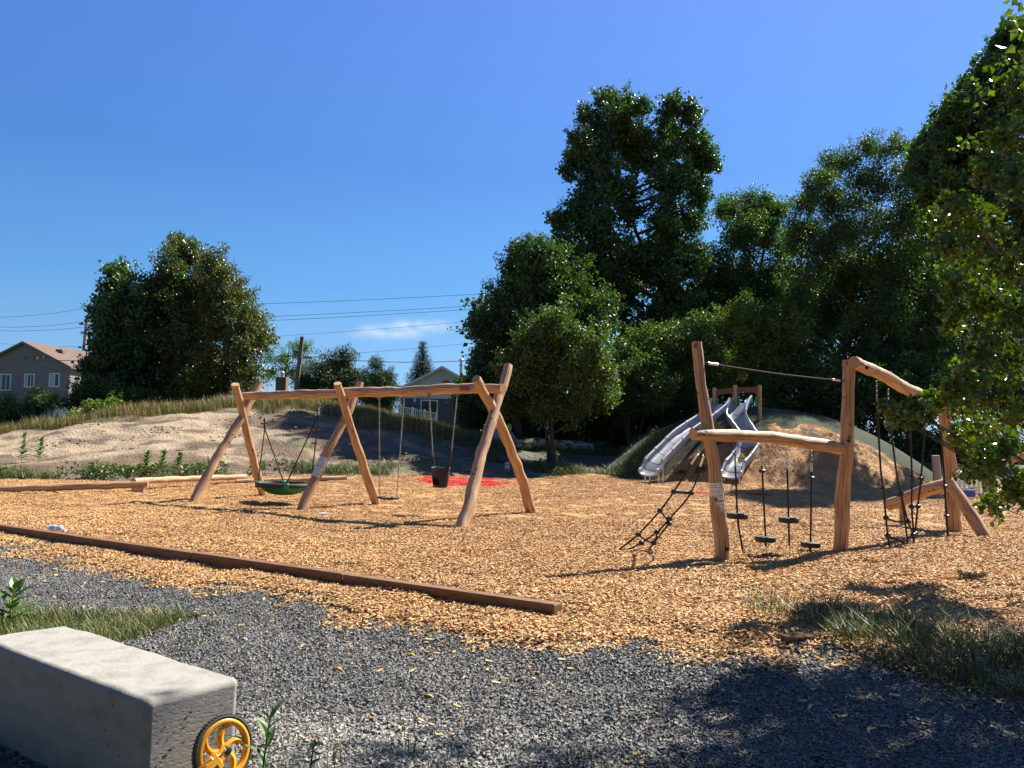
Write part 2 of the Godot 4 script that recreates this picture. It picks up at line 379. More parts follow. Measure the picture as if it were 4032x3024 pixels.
const LOBES := {
	"poplar_a": [[-20.94,9.85,-43.25,0.78], [-21.55,8.90,-43.59,0.74], [-21.82,7.64,-43.48,0.78], [-20.10,7.70,-42.06,1.18], [-20.94,7.45,-44.12,1.06], [-21.03,5.67,-42.23,0.90], [-21.46,5.53,-43.17,0.81], [-20.05,5.78,-42.03,1.30], [-20.36,5.44,-43.43,1.17], [-19.43,8.72,-42.32,1.19], [-19.56,6.78,-42.28,1.43], [-20.58,6.30,-43.60,1.28], [-21.55,4.83,-42.42,0.57], [-21.94,4.87,-43.44,0.52], [-20.30,4.24,-43.92,1.60], [-21.66,3.59,-46.29,1.44], [-21.14,3.94,-43.38,1.10]],
	"aspen_b": [[-18.53,12.05,-44.94,0.51], [-18.87,12.19,-45.53,0.45], [-17.16,11.35,-42.96,0.48], [-17.57,11.34,-43.63,0.43], [-17.86,11.24,-43.61,0.74], [-18.35,11.43,-44.80,0.66], [-17.48,10.94,-43.95,0.79], [-18.55,9.83,-42.94,1.33], [-17.28,9.59,-42.85,1.45], [-19.39,8.14,-44.83,1.64], [-20.64,8.08,-47.43,1.47], [-16.94,7.63,-42.82,1.81], [-17.12,7.86,-44.59,1.62], [-19.31,5.82,-44.61,1.88], [-17.46,5.65,-45.06,2.03], [-18.30,5.07,-47.40,1.82], [-17.59,3.99,-43.06,1.45], [-16.49,3.86,-44.71,1.38]],
	"birch_c": [[-15.46,10.70,-41.57,0.65], [-15.17,9.89,-41.68,0.82], [-15.38,10.03,-42.84,0.74], [-16.10,8.97,-43.35,1.22], [-16.74,9.19,-44.70,1.10], [-14.40,8.70,-41.66,0.94], [-14.60,8.95,-43.05,0.84], [-13.86,7.51,-41.60,1.05], [-13.58,7.66,-42.57,0.72], [-13.77,7.47,-43.31,0.65], [-13.14,6.68,-42.41,0.67], [-13.15,6.81,-42.98,0.60], [-15.09,6.89,-42.49,1.43], [-13.61,5.88,-41.76,1.17], [-14.82,4.56,-43.40,1.46], [-15.97,4.46,-45.72,1.32], [-13.10,4.47,-41.80,0.85], [-15.59,5.16,-42.09,1.18], [-16.09,4.74,-44.22,1.06], [-16.36,3.74,-42.41,1.19], [-17.07,3.73,-44.23,1.07]],
	"bush_d": [[-20.80,3.62,-39.85,0.67], [-20.99,3.33,-40.64,0.60], [-20.26,3.58,-40.20,0.81], [-19.00,3.27,-39.74,0.80], [-19.26,2.96,-40.60,0.72], [-21.40,3.09,-39.78,0.31], [-18.31,3.20,-40.44,0.73]],
	"bush_e": [[-23.22,2.29,-38.20,0.73], [-23.38,2.70,-37.84,0.64], [-22.52,1.66,-37.74,0.55]],
	"bush_f": [[-22.06,2.64,-38.32,0.73], [-21.45,3.16,-37.75,0.51], [-22.04,1.78,-38.18,0.64]],
	"bush_g": [[-19.09,2.01,-36.41,0.49], [-18.65,2.44,-36.70,0.54], [-18.07,2.77,-36.96,0.50], [-20.21,1.80,-37.18,0.42], [-20.51,1.48,-36.82,0.37]],
	"light_tree": [[-17.00,8.92,-66.48,0.67], [-17.33,8.19,-65.70,0.74], [-18.65,7.90,-66.74,0.90], [-19.50,6.96,-66.95,0.90], [-17.74,6.91,-66.04,1.04], [-16.17,7.25,-65.33,0.66], [-19.90,8.08,-66.87,0.53]],
	"cedar_a": [[-11.12,6.97,-54.38,0.61], [-11.10,6.06,-54.46,1.04], [-11.38,5.87,-56.11,0.94], [-12.19,5.98,-53.84,1.15], [-12.49,5.73,-55.65,1.04], [-12.42,4.71,-53.06,1.13], [-12.64,4.76,-54.46,1.02], [-11.35,4.66,-54.37,1.38], [-11.61,4.68,-55.53,1.24], [-9.90,5.07,-53.11,1.04], [-10.32,5.12,-54.28,0.94], [-13.19,5.30,-53.07,0.72], [-13.35,5.17,-53.92,0.64]],
	"maple_l": [[0.38,10.01,-36.21,0.65], [1.09,9.55,-35.50,0.84], [1.07,9.78,-36.41,0.75], [-0.01,9.43,-37.99,0.81], [0.04,9.60,-38.67,0.73], [-0.30,7.97,-37.14,0.88], [-0.06,7.82,-38.35,0.79], [0.84,8.14,-36.76,1.34], [2.12,9.14,-37.43,1.26], [2.27,9.06,-38.62,1.14], [-0.83,6.74,-38.37,0.82], [-1.44,6.80,-37.33,0.42], [-1.60,6.92,-38.04,0.38], [0.04,6.50,-37.20,1.25], [0.15,6.08,-38.38,1.13], [1.69,6.87,-36.63,1.65], [1.57,6.27,-38.32,1.48], [2.93,7.32,-36.64,1.44], [-1.02,5.53,-38.24,0.90], [-0.77,5.44,-39.20,0.81], [0.28,4.77,-36.75,1.24], [0.29,4.87,-38.96,1.12], [-1.49,4.76,-36.93,0.58], [-1.54,4.78,-37.76,0.52], [-1.40,3.77,-37.85,0.72]],
	"maple_lit": [[1.50,6.29,-32.53,0.69], [1.73,6.13,-33.27,0.63], [0.98,5.59,-32.99,0.89], [1.27,5.63,-33.84,0.80], [2.24,5.61,-33.72,0.95], [2.39,5.42,-35.09,0.85], [3.19,5.42,-32.74,0.83], [0.43,4.65,-33.10,0.97], [0.33,4.53,-34.20,0.87], [1.67,4.52,-33.43,1.03], [1.80,4.74,-35.03,0.93], [2.77,4.32,-33.00,0.93], [3.13,4.23,-34.60,0.83], [3.73,4.48,-32.53,0.73], [3.65,3.51,-33.36,0.56], [3.79,3.45,-34.20,0.51], [-0.11,3.59,-34.32,0.87], [0.08,3.64,-35.36,0.78], [1.11,3.26,-33.09,0.84], [2.38,3.18,-32.63,0.73]],
	"poplar_t": [[5.12,20.92,-45.70,0.77], [5.36,20.91,-46.54,0.69], [5.74,19.77,-43.71,0.84], [5.88,20.14,-44.84,0.75], [6.75,19.88,-43.75,0.44], [6.74,20.16,-44.47,0.40], [4.60,20.01,-46.15,0.99], [5.99,19.47,-45.59,1.23], [6.62,19.53,-47.46,1.11], [4.84,18.55,-45.72,1.13], [4.84,18.88,-47.58,1.02], [3.89,20.38,-46.63,0.47], [3.36,18.03,-43.68,0.54], [3.32,18.22,-44.61,0.49], [8.83,20.31,-44.69,0.70], [8.82,20.75,-45.69,0.63], [9.58,20.06,-44.57,0.60], [9.72,20.05,-45.08,0.54], [8.63,19.95,-46.36,0.78], [8.72,20.11,-47.33,0.70], [9.54,18.89,-44.96,1.01], [10.35,17.97,-44.55,0.65], [10.43,18.13,-45.52,0.59], [10.85,17.22,-45.02,0.46], [8.16,17.89,-45.20,1.22], [8.44,18.29,-46.49,1.10], [10.14,17.37,-45.90,1.03], [10.18,17.57,-46.87,0.93], [6.70,18.10,-45.85,1.19], [7.08,18.81,-47.65,1.07], [4.45,17.16,-45.60,1.13], [4.62,17.47,-46.65,1.02], [3.32,17.80,-46.36,0.63], [3.48,18.10,-47.06,0.56], [2.89,16.93,-45.81,0.36], [3.02,16.93,-46.15,0.32], [5.44,15.61,-44.00,1.29], [5.86,15.79,-46.28,1.16], [8.41,15.57,-43.70,1.13], [8.47,15.87,-45.01,1.02], [10.30,15.62,-45.41,0.71], [10.33,15.58,-46.26,0.64], [4.07,15.53,-45.53,1.02], [3.38,13.98,-44.76,0.96], [2.37,13.79,-45.06,0.61], [2.51,13.92,-45.90,0.55], [4.65,13.68,-43.55,1.18], [4.45,13.46,-44.73,1.06], [6.34,14.09,-44.93,0.91], [8.07,13.65,-43.20,1.07], [8.49,13.97,-45.01,0.96], [9.67,13.88,-44.88,0.86], [9.67,13.98,-45.69,0.77], [3.01,12.12,-44.59,1.00], [4.70,11.71,-43.75,1.48], [4.56,11.95,-45.34,1.33], [6.74,11.56,-44.05,1.49], [7.33,11.65,-45.28,1.34], [8.98,12.43,-46.58,1.47], [9.38,12.20,-48.74,1.32], [9.66,11.52,-43.62,0.98], [10.00,11.42,-44.69,0.88], [3.98,9.94,-43.79,1.48], [3.84,10.24,-45.01,1.33], [6.35,9.37,-44.64,2.01], [8.60,9.65,-44.51,1.75], [8.79,9.41,-46.73,1.58], [10.67,9.91,-45.78,1.29], [11.12,9.53,-47.12,1.16]],
	"poplar_m": [[12.66,15.31,-47.44,0.80], [12.79,15.77,-48.86,0.72], [13.86,15.73,-47.84,0.81], [14.08,15.51,-48.52,0.73], [14.58,15.38,-47.06,0.74], [14.59,15.23,-47.72,0.67], [15.49,15.37,-46.97,0.69], [12.71,13.35,-45.66,1.23], [12.92,13.70,-46.71,1.11], [14.46,13.67,-46.27,1.17], [14.54,14.10,-47.56,1.05], [16.52,13.84,-48.41,1.09], [16.93,13.94,-49.84,0.98], [11.69,11.51,-45.75,1.23], [12.01,11.16,-46.87,1.11], [13.70,11.60,-47.29,1.60], [15.21,11.13,-46.14,1.56], [15.88,11.15,-48.23,1.40], [11.92,9.29,-46.63,1.57], [12.95,9.55,-49.03,1.42], [14.10,8.83,-46.85,1.84], [15.99,8.77,-46.17,1.56], [16.19,8.43,-47.90,1.40]],
	"birch_r": [[15.28,14.27,-42.28,0.71], [15.33,14.43,-42.94,0.64], [14.78,14.32,-39.34,0.66], [15.02,14.66,-40.25,0.60], [16.44,16.11,-41.80,0.66], [16.61,16.25,-42.46,0.59], [15.25,13.89,-39.39,1.00], [15.84,13.99,-40.50,0.90], [17.85,16.78,-42.58,0.77], [18.47,17.22,-42.04,0.66], [18.62,16.76,-40.77,0.60], [19.96,17.10,-41.62,0.66], [17.67,15.19,-41.91,1.30], [18.51,14.86,-40.07,1.13], [20.12,15.52,-40.53,0.91], [20.32,15.73,-41.32,0.82], [14.94,12.65,-41.70,1.17], [15.50,12.63,-42.72,1.05], [15.58,11.99,-39.11,1.54], [16.00,11.68,-40.54,1.39], [19.25,13.51,-42.80,1.80], [19.68,13.21,-39.92,1.35], [20.31,13.79,-41.49,1.21], [15.27,10.41,-41.34,1.63], [17.63,10.81,-41.91,1.65], [18.20,10.71,-44.10,1.48], [19.02,10.84,-40.78,1.72], [21.60,11.92,-42.18,1.66], [22.98,12.07,-44.03,1.49], [14.11,8.63,-40.74,1.26], [15.15,8.68,-42.71,1.13], [16.80,8.54,-42.88,1.81], [17.45,8.02,-39.41,1.66], [19.87,8.73,-40.68,1.72], [20.83,8.79,-43.73,1.54], [17.18,6.15,-40.93,1.61], [19.32,6.16,-40.57,1.71], [19.87,5.92,-42.41,1.54], [14.91,6.06,-40.43,1.36], [20.89,9.09,-39.97,1.57], [22.22,8.73,-41.61,1.42], [22.36,7.12,-42.40,1.67]],
	"maple_r": [[19.87,17.93,-31.70,0.57], [20.45,18.46,-32.63,0.51], [18.78,16.54,-31.01,0.56], [19.43,16.94,-31.86,0.50], [20.67,17.07,-32.89,0.74], [21.53,17.36,-33.99,0.67], [18.95,16.35,-32.90,0.67], [19.26,16.41,-33.44,0.60], [17.25,14.78,-31.05,0.49], [17.40,14.96,-31.60,0.44], [18.86,15.34,-31.65,0.80], [20.36,15.19,-32.61,0.82], [21.44,15.39,-34.08,0.74], [17.51,14.64,-32.58,0.48], [18.18,14.28,-32.11,0.81], [16.60,13.40,-31.59,0.50], [17.66,13.38,-32.54,0.73], [18.46,13.35,-31.35,0.97], [18.88,13.41,-32.21,0.87], [20.42,13.14,-32.78,0.92], [17.39,11.52,-31.42,0.97], [18.76,11.15,-31.32,0.97], [19.26,10.27,-30.72,0.86], [18.33,9.98,-32.51,1.10], [20.21,9.41,-33.19,1.12], [16.98,14.22,-33.01,0.63], [16.24,13.09,-32.33,0.69], [16.87,13.39,-33.24,0.62], [17.88,15.23,-33.42,0.60], [17.69,15.42,-31.68,0.57], [17.95,15.53,-32.36,0.51], [19.33,17.08,-33.20,0.60], [19.50,17.76,-32.34,0.51], [19.84,17.86,-32.80,0.46], [20.27,18.70,-32.65,0.51], [20.72,19.11,-33.51,0.46], [16.25,11.82,-31.30,0.88], [17.59,10.90,-33.19,1.03], [18.54,11.27,-34.66,0.92]],
	"shrub_a": [[4.67,5.23,-36.30,0.90], [5.99,6.01,-37.53,0.97], [5.35,4.08,-37.36,1.05], [6.53,4.28,-36.88,1.04], [4.76,3.66,-37.65,0.85], [4.93,3.29,-38.56,0.76]],
	"shrub_b": [[7.45,6.37,-38.50,1.00], [7.67,6.21,-39.41,0.90], [8.75,6.83,-38.49,0.87], [9.11,6.71,-39.70,0.78], [8.07,4.92,-39.37,1.22], [8.65,4.45,-40.93,1.10], [9.25,5.11,-38.71,1.09], [8.71,3.82,-39.23,0.99]],
	"shrub_c": [[10.79,7.46,-39.57,1.02], [12.21,8.09,-40.55,1.05], [12.96,7.03,-39.36,1.11], [13.03,7.18,-40.42,1.00], [11.19,5.73,-40.19,1.24], [11.91,5.42,-42.12,1.12], [12.64,5.56,-40.49,1.25], [14.08,5.60,-40.68,1.05]],
	"shrub_d": [[14.55,4.53,-38.30,1.29], [15.53,4.05,-37.05,1.25], [15.76,3.95,-38.13,1.12], [17.39,4.34,-37.90,1.38], [19.23,4.64,-38.58,1.30], [20.04,4.59,-40.15,1.17], [19.94,4.34,-37.08,1.25], [20.87,4.19,-38.55,1.13], [22.79,4.08,-39.11,1.43], [22.78,3.56,-36.97,1.25]],
	"shrub_e": [[-2.22,3.71,-41.35,0.74], [-2.26,3.66,-42.04,0.67], [-1.05,3.27,-41.38,0.93], [0.35,2.82,-40.81,0.96], [0.49,2.49,-42.06,0.87], [1.97,2.74,-41.12,0.97], [2.24,2.57,-42.22,0.87], [3.29,2.86,-40.28,0.95], [3.47,2.95,-41.27,0.86], [4.69,2.78,-40.63,0.91], [5.10,2.61,-41.80,0.82], [6.09,2.93,-40.82,0.96], [7.38,3.05,-40.35,0.95], [7.37,2.75,-41.88,0.86], [8.83,3.44,-40.78,0.83], [9.00,3.37,-41.64,0.74], [-1.95,2.66,-41.03,0.69], [-1.78,2.57,-41.73,0.62], [-0.55,2.12,-40.96,0.83], [-0.33,1.87,-41.85,0.75], [0.83,2.03,-41.01,0.83], [0.99,1.90,-42.00,0.75], [2.22,2.06,-41.15,0.83], [3.84,2.20,-41.23,0.83], [5.33,2.22,-40.26,0.81], [5.46,1.88,-41.54,0.73], [6.90,2.38,-41.52,0.84]],
	"shrub_f": [[14.29,2.59,-38.81,0.79], [16.06,2.42,-39.41,0.89], [17.17,2.00,-38.44,0.97], [18.89,1.81,-38.88,0.98], [20.90,1.62,-39.79,1.12], [21.45,1.41,-41.16,1.01], [21.82,1.44,-38.66,1.09], [23.39,1.26,-38.40,1.19], [23.98,1.08,-39.89,1.07], [13.26,3.26,-39.64,0.89], [14.08,3.45,-38.51,0.95], [14.92,3.27,-40.07,0.86], [15.23,3.25,-38.42,0.95], [16.14,3.41,-40.05,0.86], [12.45,4.07,-38.50,0.87]],
	"back_a": [[-0.25,8.82,-55.07,2.79], [2.85,11.47,-55.49,3.12], [5.89,12.00,-54.61,3.38], [10.22,9.39,-57.90,3.58], [13.28,9.61,-54.36,3.36], [14.20,9.86,-59.21,3.03], [17.47,9.91,-55.91,3.46], [4.67,7.31,-57.86,3.25], [4.54,6.93,-62.32,2.93], [9.43,5.37,-56.93,3.20], [10.53,5.98,-61.03,2.88], [14.61,5.81,-57.08,3.21], [18.75,5.81,-56.02,3.15], [1.09,5.88,-57.17,2.57], [0.40,5.75,-60.52,2.31], [-1.75,5.38,-55.38,1.56], [-1.84,5.02,-57.09,1.40]],
	"back_b": [[18.70,10.41,-47.70,2.68], [21.23,10.71,-46.12,2.85], [25.25,11.64,-47.75,2.95], [28.63,11.75,-47.95,2.97], [18.74,6.31,-44.67,2.76], [21.85,6.33,-44.31,2.74], [26.86,6.68,-46.94,2.90]],
	"pine": [[-8.63,6.33,-51.89,0.35], [-8.79,5.44,-51.80,0.58], [-8.15,5.49,-52.33,0.59], [-8.25,5.40,-53.01,0.53], [-8.90,4.55,-51.71,0.76], [-7.94,4.47,-51.56,0.81], [-8.25,4.12,-52.49,0.73], [-8.36,3.69,-51.76,0.99], [-8.46,3.70,-53.33,0.89]],
	"near": [[6.02,6.03,-9.72,0.10], [5.47,5.36,-8.75,0.14], [5.12,4.90,-8.44,0.16], [5.27,4.93,-8.71,0.15], [4.83,4.50,-8.29,0.16], [4.93,4.51,-8.42,0.14], [4.89,4.33,-7.92,0.18], [5.06,4.35,-8.21,0.16], [4.33,4.06,-7.99,0.12], [4.40,4.06,-8.09,0.11], [4.87,4.23,-9.25,0.12], [4.96,4.29,-9.46,0.11], [5.25,4.28,-9.40,0.21], [5.35,4.26,-9.59,0.19], [5.85,4.47,-9.86,0.23], [4.31,3.61,-8.05,0.14], [5.55,3.92,-9.76,0.27], [5.75,4.00,-10.18,0.25], [4.81,3.50,-7.90,0.22], [4.95,3.39,-9.03,0.20], [5.22,3.27,-8.92,0.26], [5.33,3.19,-9.19,0.23], [5.17,3.03,-8.35,0.21], [5.26,3.03,-8.60,0.19], [5.00,3.01,-9.27,0.18], [4.70,2.68,-8.28,0.23], [4.89,2.68,-8.59,0.21], [5.55,2.64,-9.16,0.26], [4.54,2.30,-8.22,0.18], [4.67,2.23,-8.46,0.17], [5.31,2.22,-9.12,0.27], [5.44,2.10,-8.82,0.22], [5.18,2.25,-9.74,0.14], [5.23,2.24,-9.87,0.13], [5.02,2.20,-9.86,0.11], [5.11,2.16,-10.02,0.10], [3.99,2.03,-8.16,0.09], [4.08,1.95,-8.64,0.10], [4.17,1.93,-8.78,0.09], [3.65,2.04,-8.01,0.05], [4.40,1.96,-8.75,0.08], [5.31,1.86,-9.49,0.25], [5.45,1.88,-9.79,0.22], [4.81,1.66,-8.04,0.23], [4.99,1.45,-8.80,0.19], [4.89,1.30,-8.04,0.18], [5.05,1.22,-8.22,0.16], [5.78,0.99,-9.87,0.13], [5.84,0.98,-9.99,0.12], [4.56,1.52,-7.96,0.11], [4.60,1.49,-8.08,0.10]],
}

# ------------------------------------------------------------------ terrain
const CREST := [[-60.0, 0.9], [-30.0, 1.0], [-23.0, 1.35], [-19.5, 2.05], [-16.0, 2.65], [-12.6, 3.0], [-9.5, 3.05], [-7.2, 2.7], [-5.0, 2.25], [-2.0, 1.65], [1.0, 1.35], [4.0, 1.15], [8.0, 1.0], [30.0, 1.0], [60.0, 1.2]]

func edge_side(x: float, z: float) -> float:   # metres beyond the timber edging, on the chips' side
	return (x - 0.39) * 0.541 - (z + 7.2) * 0.841

func mound(x: float, z: float) -> float:
	var r := sqrt(pow((x - 10.3) / 6.5, 2) + pow((z + 33.2) / 6.2, 2))
	return 2.5 * pow(maxf(0.0, 1.0 - pow(r, 2.3)), 1.1)

func gh(x: float, z: float) -> float:
	var s := edge_side(x, z)
	var d := -z
	var h := 0.10 * ss(-1.6, -0.1, s) + 0.06 * ss(0.0, 0.4, s) + 0.012 * clampf(d - 18.0, 0.0, 14.0)
	if d > 22.0:
		var c := spread(CREST, x)
		var a := lerpf(25.0, 31.0, ss(-6.0, 3.0, x))
		h = lerpf(h, c, ss(a - 1.5, 38.5, d))
		h = lerpf(h, 2.2, ss(42.0, 62.0, d))
		var rough := ss(a, a + 2.0, d) * (1.0 - ss(36.0, 40.0, d)) * ss(6.0, 2.0, x)
		h += rough * (0.16 * nz.get_noise_2d(x * 5.0, z * 7.0) + 0.10 * nz.get_noise_2d(x * 19.0 + 50.0, z * 25.0) + 0.05 * nz.get_noise_2d(x * 47.0 + 50.0, z * 61.0))
	h += mound(x, z)
	return h

func normal_at(x: float, z: float) -> Vector3:
	return Vector3(gh(x - 0.15, z) - gh(x + 0.15, z), 0.3, gh(x, z - 0.15) - gh(x, z + 0.15)).normalized()

# metres inside the bed of wood chips (negative outside)
func chips_in(x: float, z: float) -> float:
	var s := edge_side(x, z)
	var w := nz.get_noise_2d(x * 9.0, z * 9.0) * 0.45 + nz.get_noise_2d(x * 30.0, z * 30.0) * 0.22
	var front := s + spread([[-6.0, 0.45], [0.0, 0.68], [1.1, 0.40], [2.2, 0.15]], x) + w
	var rx := (x - 2.5) * 0.905 - (z + 6.6) * 0.426
	if x > 2.0 and z > -7.2:
		front = minf(front, rx + 0.12 + w * 0.3)
	var far := spread([[-20.0, -23.4], [-12.0, -23.8], [-5.0, -26.2], [0.0, -28.6], [3.0, -31.2], [5.2, -29.3], [6.4, -29.8], [8.6, -30.0], [10.0, -30.6], [13.0, -29.8], [17.0, -28.5]], x)
	return minf(front, z - far + w * 1.6)

func painted_red(x: float, z: float) -> float:
	var a := 1.0 - sqrt(pow((x + 1.5) / 1.9, 2) + pow((z + 26.6) / 2.9, 2))
	var b := 1.0 - sqrt(pow((x - 5.5) / 2.3, 2) + pow((z + 23.2) / 1.3, 2))
	var w := nz.get_noise_2d(x * 21.0 + 90.0, z * 13.0)
	return maxf(a * 2.2 + w * 1.3 - 0.1, b * 1.2 + w * 2.2 - 0.75)

func gravel_in(x: float, z: float) -> float:
	var w := nz.get_noise_2d(x * 8.0 + 200.0, z * 8.0)
	var near := minf(0.6 - edge_side(x, z), 10.0)
	near = minf(near, x + 3.35 - 0.55 * (z + 6.0) * -1.0 * 0.6 + 0.25 * w) if x < -2.2 and z > -7.6 and z < -4.6 else near
	var far := 1.0 - sqrt(pow((x - 2.6) / 3.2, 2) + pow((z + 34.2) / 2.0, 2)) + w * 0.35
	var lane := 0.55 - absf(z + 31.0 - 0.12 * x) + w * 0.4 if x < 1.5 and x > -5.0 else -1.0
	return maxf(near, maxf(far, lane))

func grid(xs: PackedFloat32Array, zs: PackedFloat32Array, height: Callable, colour: Callable, scale: float, m: Material, keep = null) -> ArrayMesh:
	var g := Geo.new()
	var w := xs.size()
	for z in zs:
		for x in xs:
			var p := Vector3(x, height.call(x, z), z)
			g.v.append(p)
			g.n.append(Vector3.UP)
			g.c.append(colour.call(x, z))
			g.uv.append(Vector2(x, z) / scale)
	for j in zs.size():
		for i in w:
			var k := j * w + i
			var a := g.v[k + 1] if i < w - 1 else g.v[k]
			var b := g.v[k - 1] if i > 0 else g.v[k]
			var c := g.v[k + w] if j < zs.size() - 1 else g.v[k]
			var d := g.v[k - w] if j > 0 else g.v[k]
			g.n[k] = (c - d).cross(a - b).normalized()
			if g.n[k].y < 0.0:
				g.n[k] = -g.n[k]
	for j in zs.size() - 1:
		for i in w - 1:
			var k := j * w + i
			if keep != null and not keep.call(0.5 * (xs[i] + xs[i + 1]), 0.5 * (zs[j] + zs[j + 1])):
				continue
			g.face(k, k + 1, k + w + 1)
			g.face(k, k + w + 1, k + w)
	return g.to_mesh(m)

func steps(a: float, b: float, s: float) -> PackedFloat32Array:
	var r := PackedFloat32Array()
	var k := int(round((b - a) / s))
	for i in k + 1:
		r.append(lerpf(a, b, float(i) / k))
	return r

func ground_colour(x: float, z: float) -> Color:
	var w := nz.get_noise_2d(x * 4.0, z * 4.0)
	var f := nz.get_noise_2d(x * 16.0 + 31.0, z * 16.0)
	var g := nz.get_noise_2d(x * 34.0 + 81.0, z * 34.0)
	var sand := Color(0.37, 0.285, 0.185)
	var dirt := Color(0.155, 0.108, 0.066)
	var dry := Color(0.15, 0.125, 0.055)
	var green := Color(0.075, 0.10, 0.03)
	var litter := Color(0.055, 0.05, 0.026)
	var c := dirt.lerp(sand.darkened(0.15), ss(0.0, 0.8, f + 0.6 * g + 0.05))
	# the pale patch of fresh sand on the left slope
	var patch := 1.0 - sqrt(pow((x + 14.8) / 6.4, 2) + pow((z + 31.0) / 4.6, 2)) + 0.5 * w + 0.35 * f
	c = c.lerp(sand.lerp(Color(0.42, 0.34, 0.235), ss(0.0, 0.4, g)), ss(0.0, 0.35, patch))
	c = c.lerp(dirt.darkened(0.4), ss(0.14, 0.34, nz.get_noise_2d(x * 11.0 + 7.0, z * 17.0)) * 0.85)
	c = c.lerp(green, 0.8 * ss(0.25, 0.45, nz.get_noise_2d(x * 8.0 + 70.0, z * 10.0)) * ss(-11.0, -6.0, x))
	var tops := spread([[-30.0, -31.5], [-20.0, -33.6], [-14.0, -35.2], [-9.0, -35.8], [-6.0, -34.0], [-2.0, -35.0], [3.0, -33.0]], x)
	c = c.lerp(dry.lerp(green, ss(-0.2, 0.4, f)), ss(0.0, 1.0, tops - z + 1.8 * w))
	if x > -4.0:
		c = c.lerp(green, ss(0.1, 0.5, f + ss(-2.0, 2.0, x) - 0.4))
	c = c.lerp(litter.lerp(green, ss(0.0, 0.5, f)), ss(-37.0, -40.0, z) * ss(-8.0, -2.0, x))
	if z > -24.0:
		c = c.lerp(dirt.lerp(green, 0.6 + 0.4 * f), ss(-26.0, -23.0, z))
	if z < -42.0:
		c = c.lerp(green, ss(-42.0, -50.0, z))
	return c

func chips_colour(x: float, z: float) -> Color:
	var w := nz.get_noise_2d(x * 6.0 + 11.0, z * 6.0)
	var f := nz.get_noise_2d(x * 45.0, z * 45.0)
	var k := 0.92 + 0.16 * w + 0.18 * f
	var c := Color(k, k * (0.985 + 0.03 * w), k * (0.97 + 0.05 * w))
	return c.lerp(Color(1.25, 0.10, 0.16), 0.95 * ss(0.0, 0.6, painted_red(x, z)))

func gravel_colour(x: float, z: float) -> Color:
	var w := nz.get_noise_2d(x * 7.0 + 310.0, z * 7.0)
	var f := nz.get_noise_2d(x * 40.0, z * 40.0)
	var dust := ss(0.15, 0.75, 1.0 - sqrt(pow((x + 0.85) / 1.35, 2) + pow((z + 4.2) / 1.5, 2)) + 0.5 * w + 0.2 * f)
	dust = maxf(dust, 0.35 * ss(0.1, 0.4, w))
	return Color(0.74, 0.735, 0.71).lerp(Color(1.5, 1.45, 1.3), dust) * (1.0 + 0.2 * f)

# ------------------------------------------------------------------ textures
func stamp_texture(size: int, back: Color, tones: Array, count: int, long: Vector2, wide: Vector2, lumpy: float, seed_: int) -> Array:
	var r := RandomNumberGenerator.new()
	r.seed = seed_
	var im := Image.create(size, size, false, Image.FORMAT_RGBA8)
	im.fill(back)
	var hi := Image.create(size, size, false, Image.FORMAT_RGBA8)
	hi.fill(Color(0.05, 0.05, 0.05))
	var stamps := []
	for i in 48:
		var l := r.randf_range(long.x, long.y)
		var w := r.randf_range(wide.x, wide.y)
		var a := r.randf() * TAU
		var k := int(l) + 4
		var s := Image.create(k, k, false, Image.FORMAT_RGBA8)
		var t := Image.create(k, k, false, Image.FORMAT_RGBA8)
		var tone: Color = tones[r.randi() % tones.size()]
		tone = tone * r.randf_range(0.75, 1.2)
		var tilt := r.randf_range(-0.35, 0.35)
		var lift := r.randf_range(0.3, 0.85)
		for y in k:
			for x in k:
				var p := Vector2(x - k * 0.5, y - k * 0.5).rotated(a)
				var e := absf(p.x) / (l * 0.5)
				var lim := w * 0.5 * (1.0 - 0.5 * e * e) * (1.0 + lumpy * sin(p.x * 0.9 + i))
				if e < 1.0 and absf(p.y) < lim:
					var g := 1.0 + 0.12 * sin(p.y * 2.3 + i) + r.randf_range(-0.06, 0.06)
					s.set_pixel(x, y, Color(tone.r * g, tone.g * g, tone.b * g, 1.0))
					var hh := lift + tilt * p.y / maxf(1.0, w) + 0.15 * p.x / l
					t.set_pixel(x, y, Color(hh, hh, hh, 1.0))
		stamps.append([s, t])
	for i in count:
		var q: Array = stamps[r.randi() % stamps.size()]
		var k: int = q[0].get_width()
		var at := Vector2i(r.randi_range(0, size - 1), r.randi_range(0, size - 1))
		for ox in ([0, -size] if at.x + k > size else [0]):
			for oy in ([0, -size] if at.y + k > size else [0]):
				im.blend_rect(q[0], Rect2i(0, 0, k, k), at + Vector2i(ox, oy))
				hi.blend_rect(q[1], Rect2i(0, 0, k, k), at + Vector2i(ox, oy))
	hi.convert(Image.FORMAT_L8)
	return [ImageTexture.create_from_image(im), ImageTexture.create_from_image(hi)]

func noise_texture(size: int, freq: float, seed_: int, ramp: Array, kind := FastNoiseLite.TYPE_SIMPLEX_SMOOTH, octaves := 4) -> NoiseTexture2D:
	var f := FastNoiseLite.new()
	f.seed = seed_
	f.noise_type = kind
	f.frequency = freq
	f.fractal_octaves = octaves
	var t := NoiseTexture2D.new()
	t.width = size; t.height = size
	t.seamless = true
	t.noise = f
	if ramp.size():
		var g := Gradient.new()
		g.offsets = PackedFloat32Array(); g.colors = PackedColorArray()
		var off := PackedFloat32Array()
		var cols := PackedColorArray()
		for q in ramp:
			off.append(q[0]); cols.append(q[1])
		g.offsets = off; g.colors = cols
		t.color_ramp = g
	return t

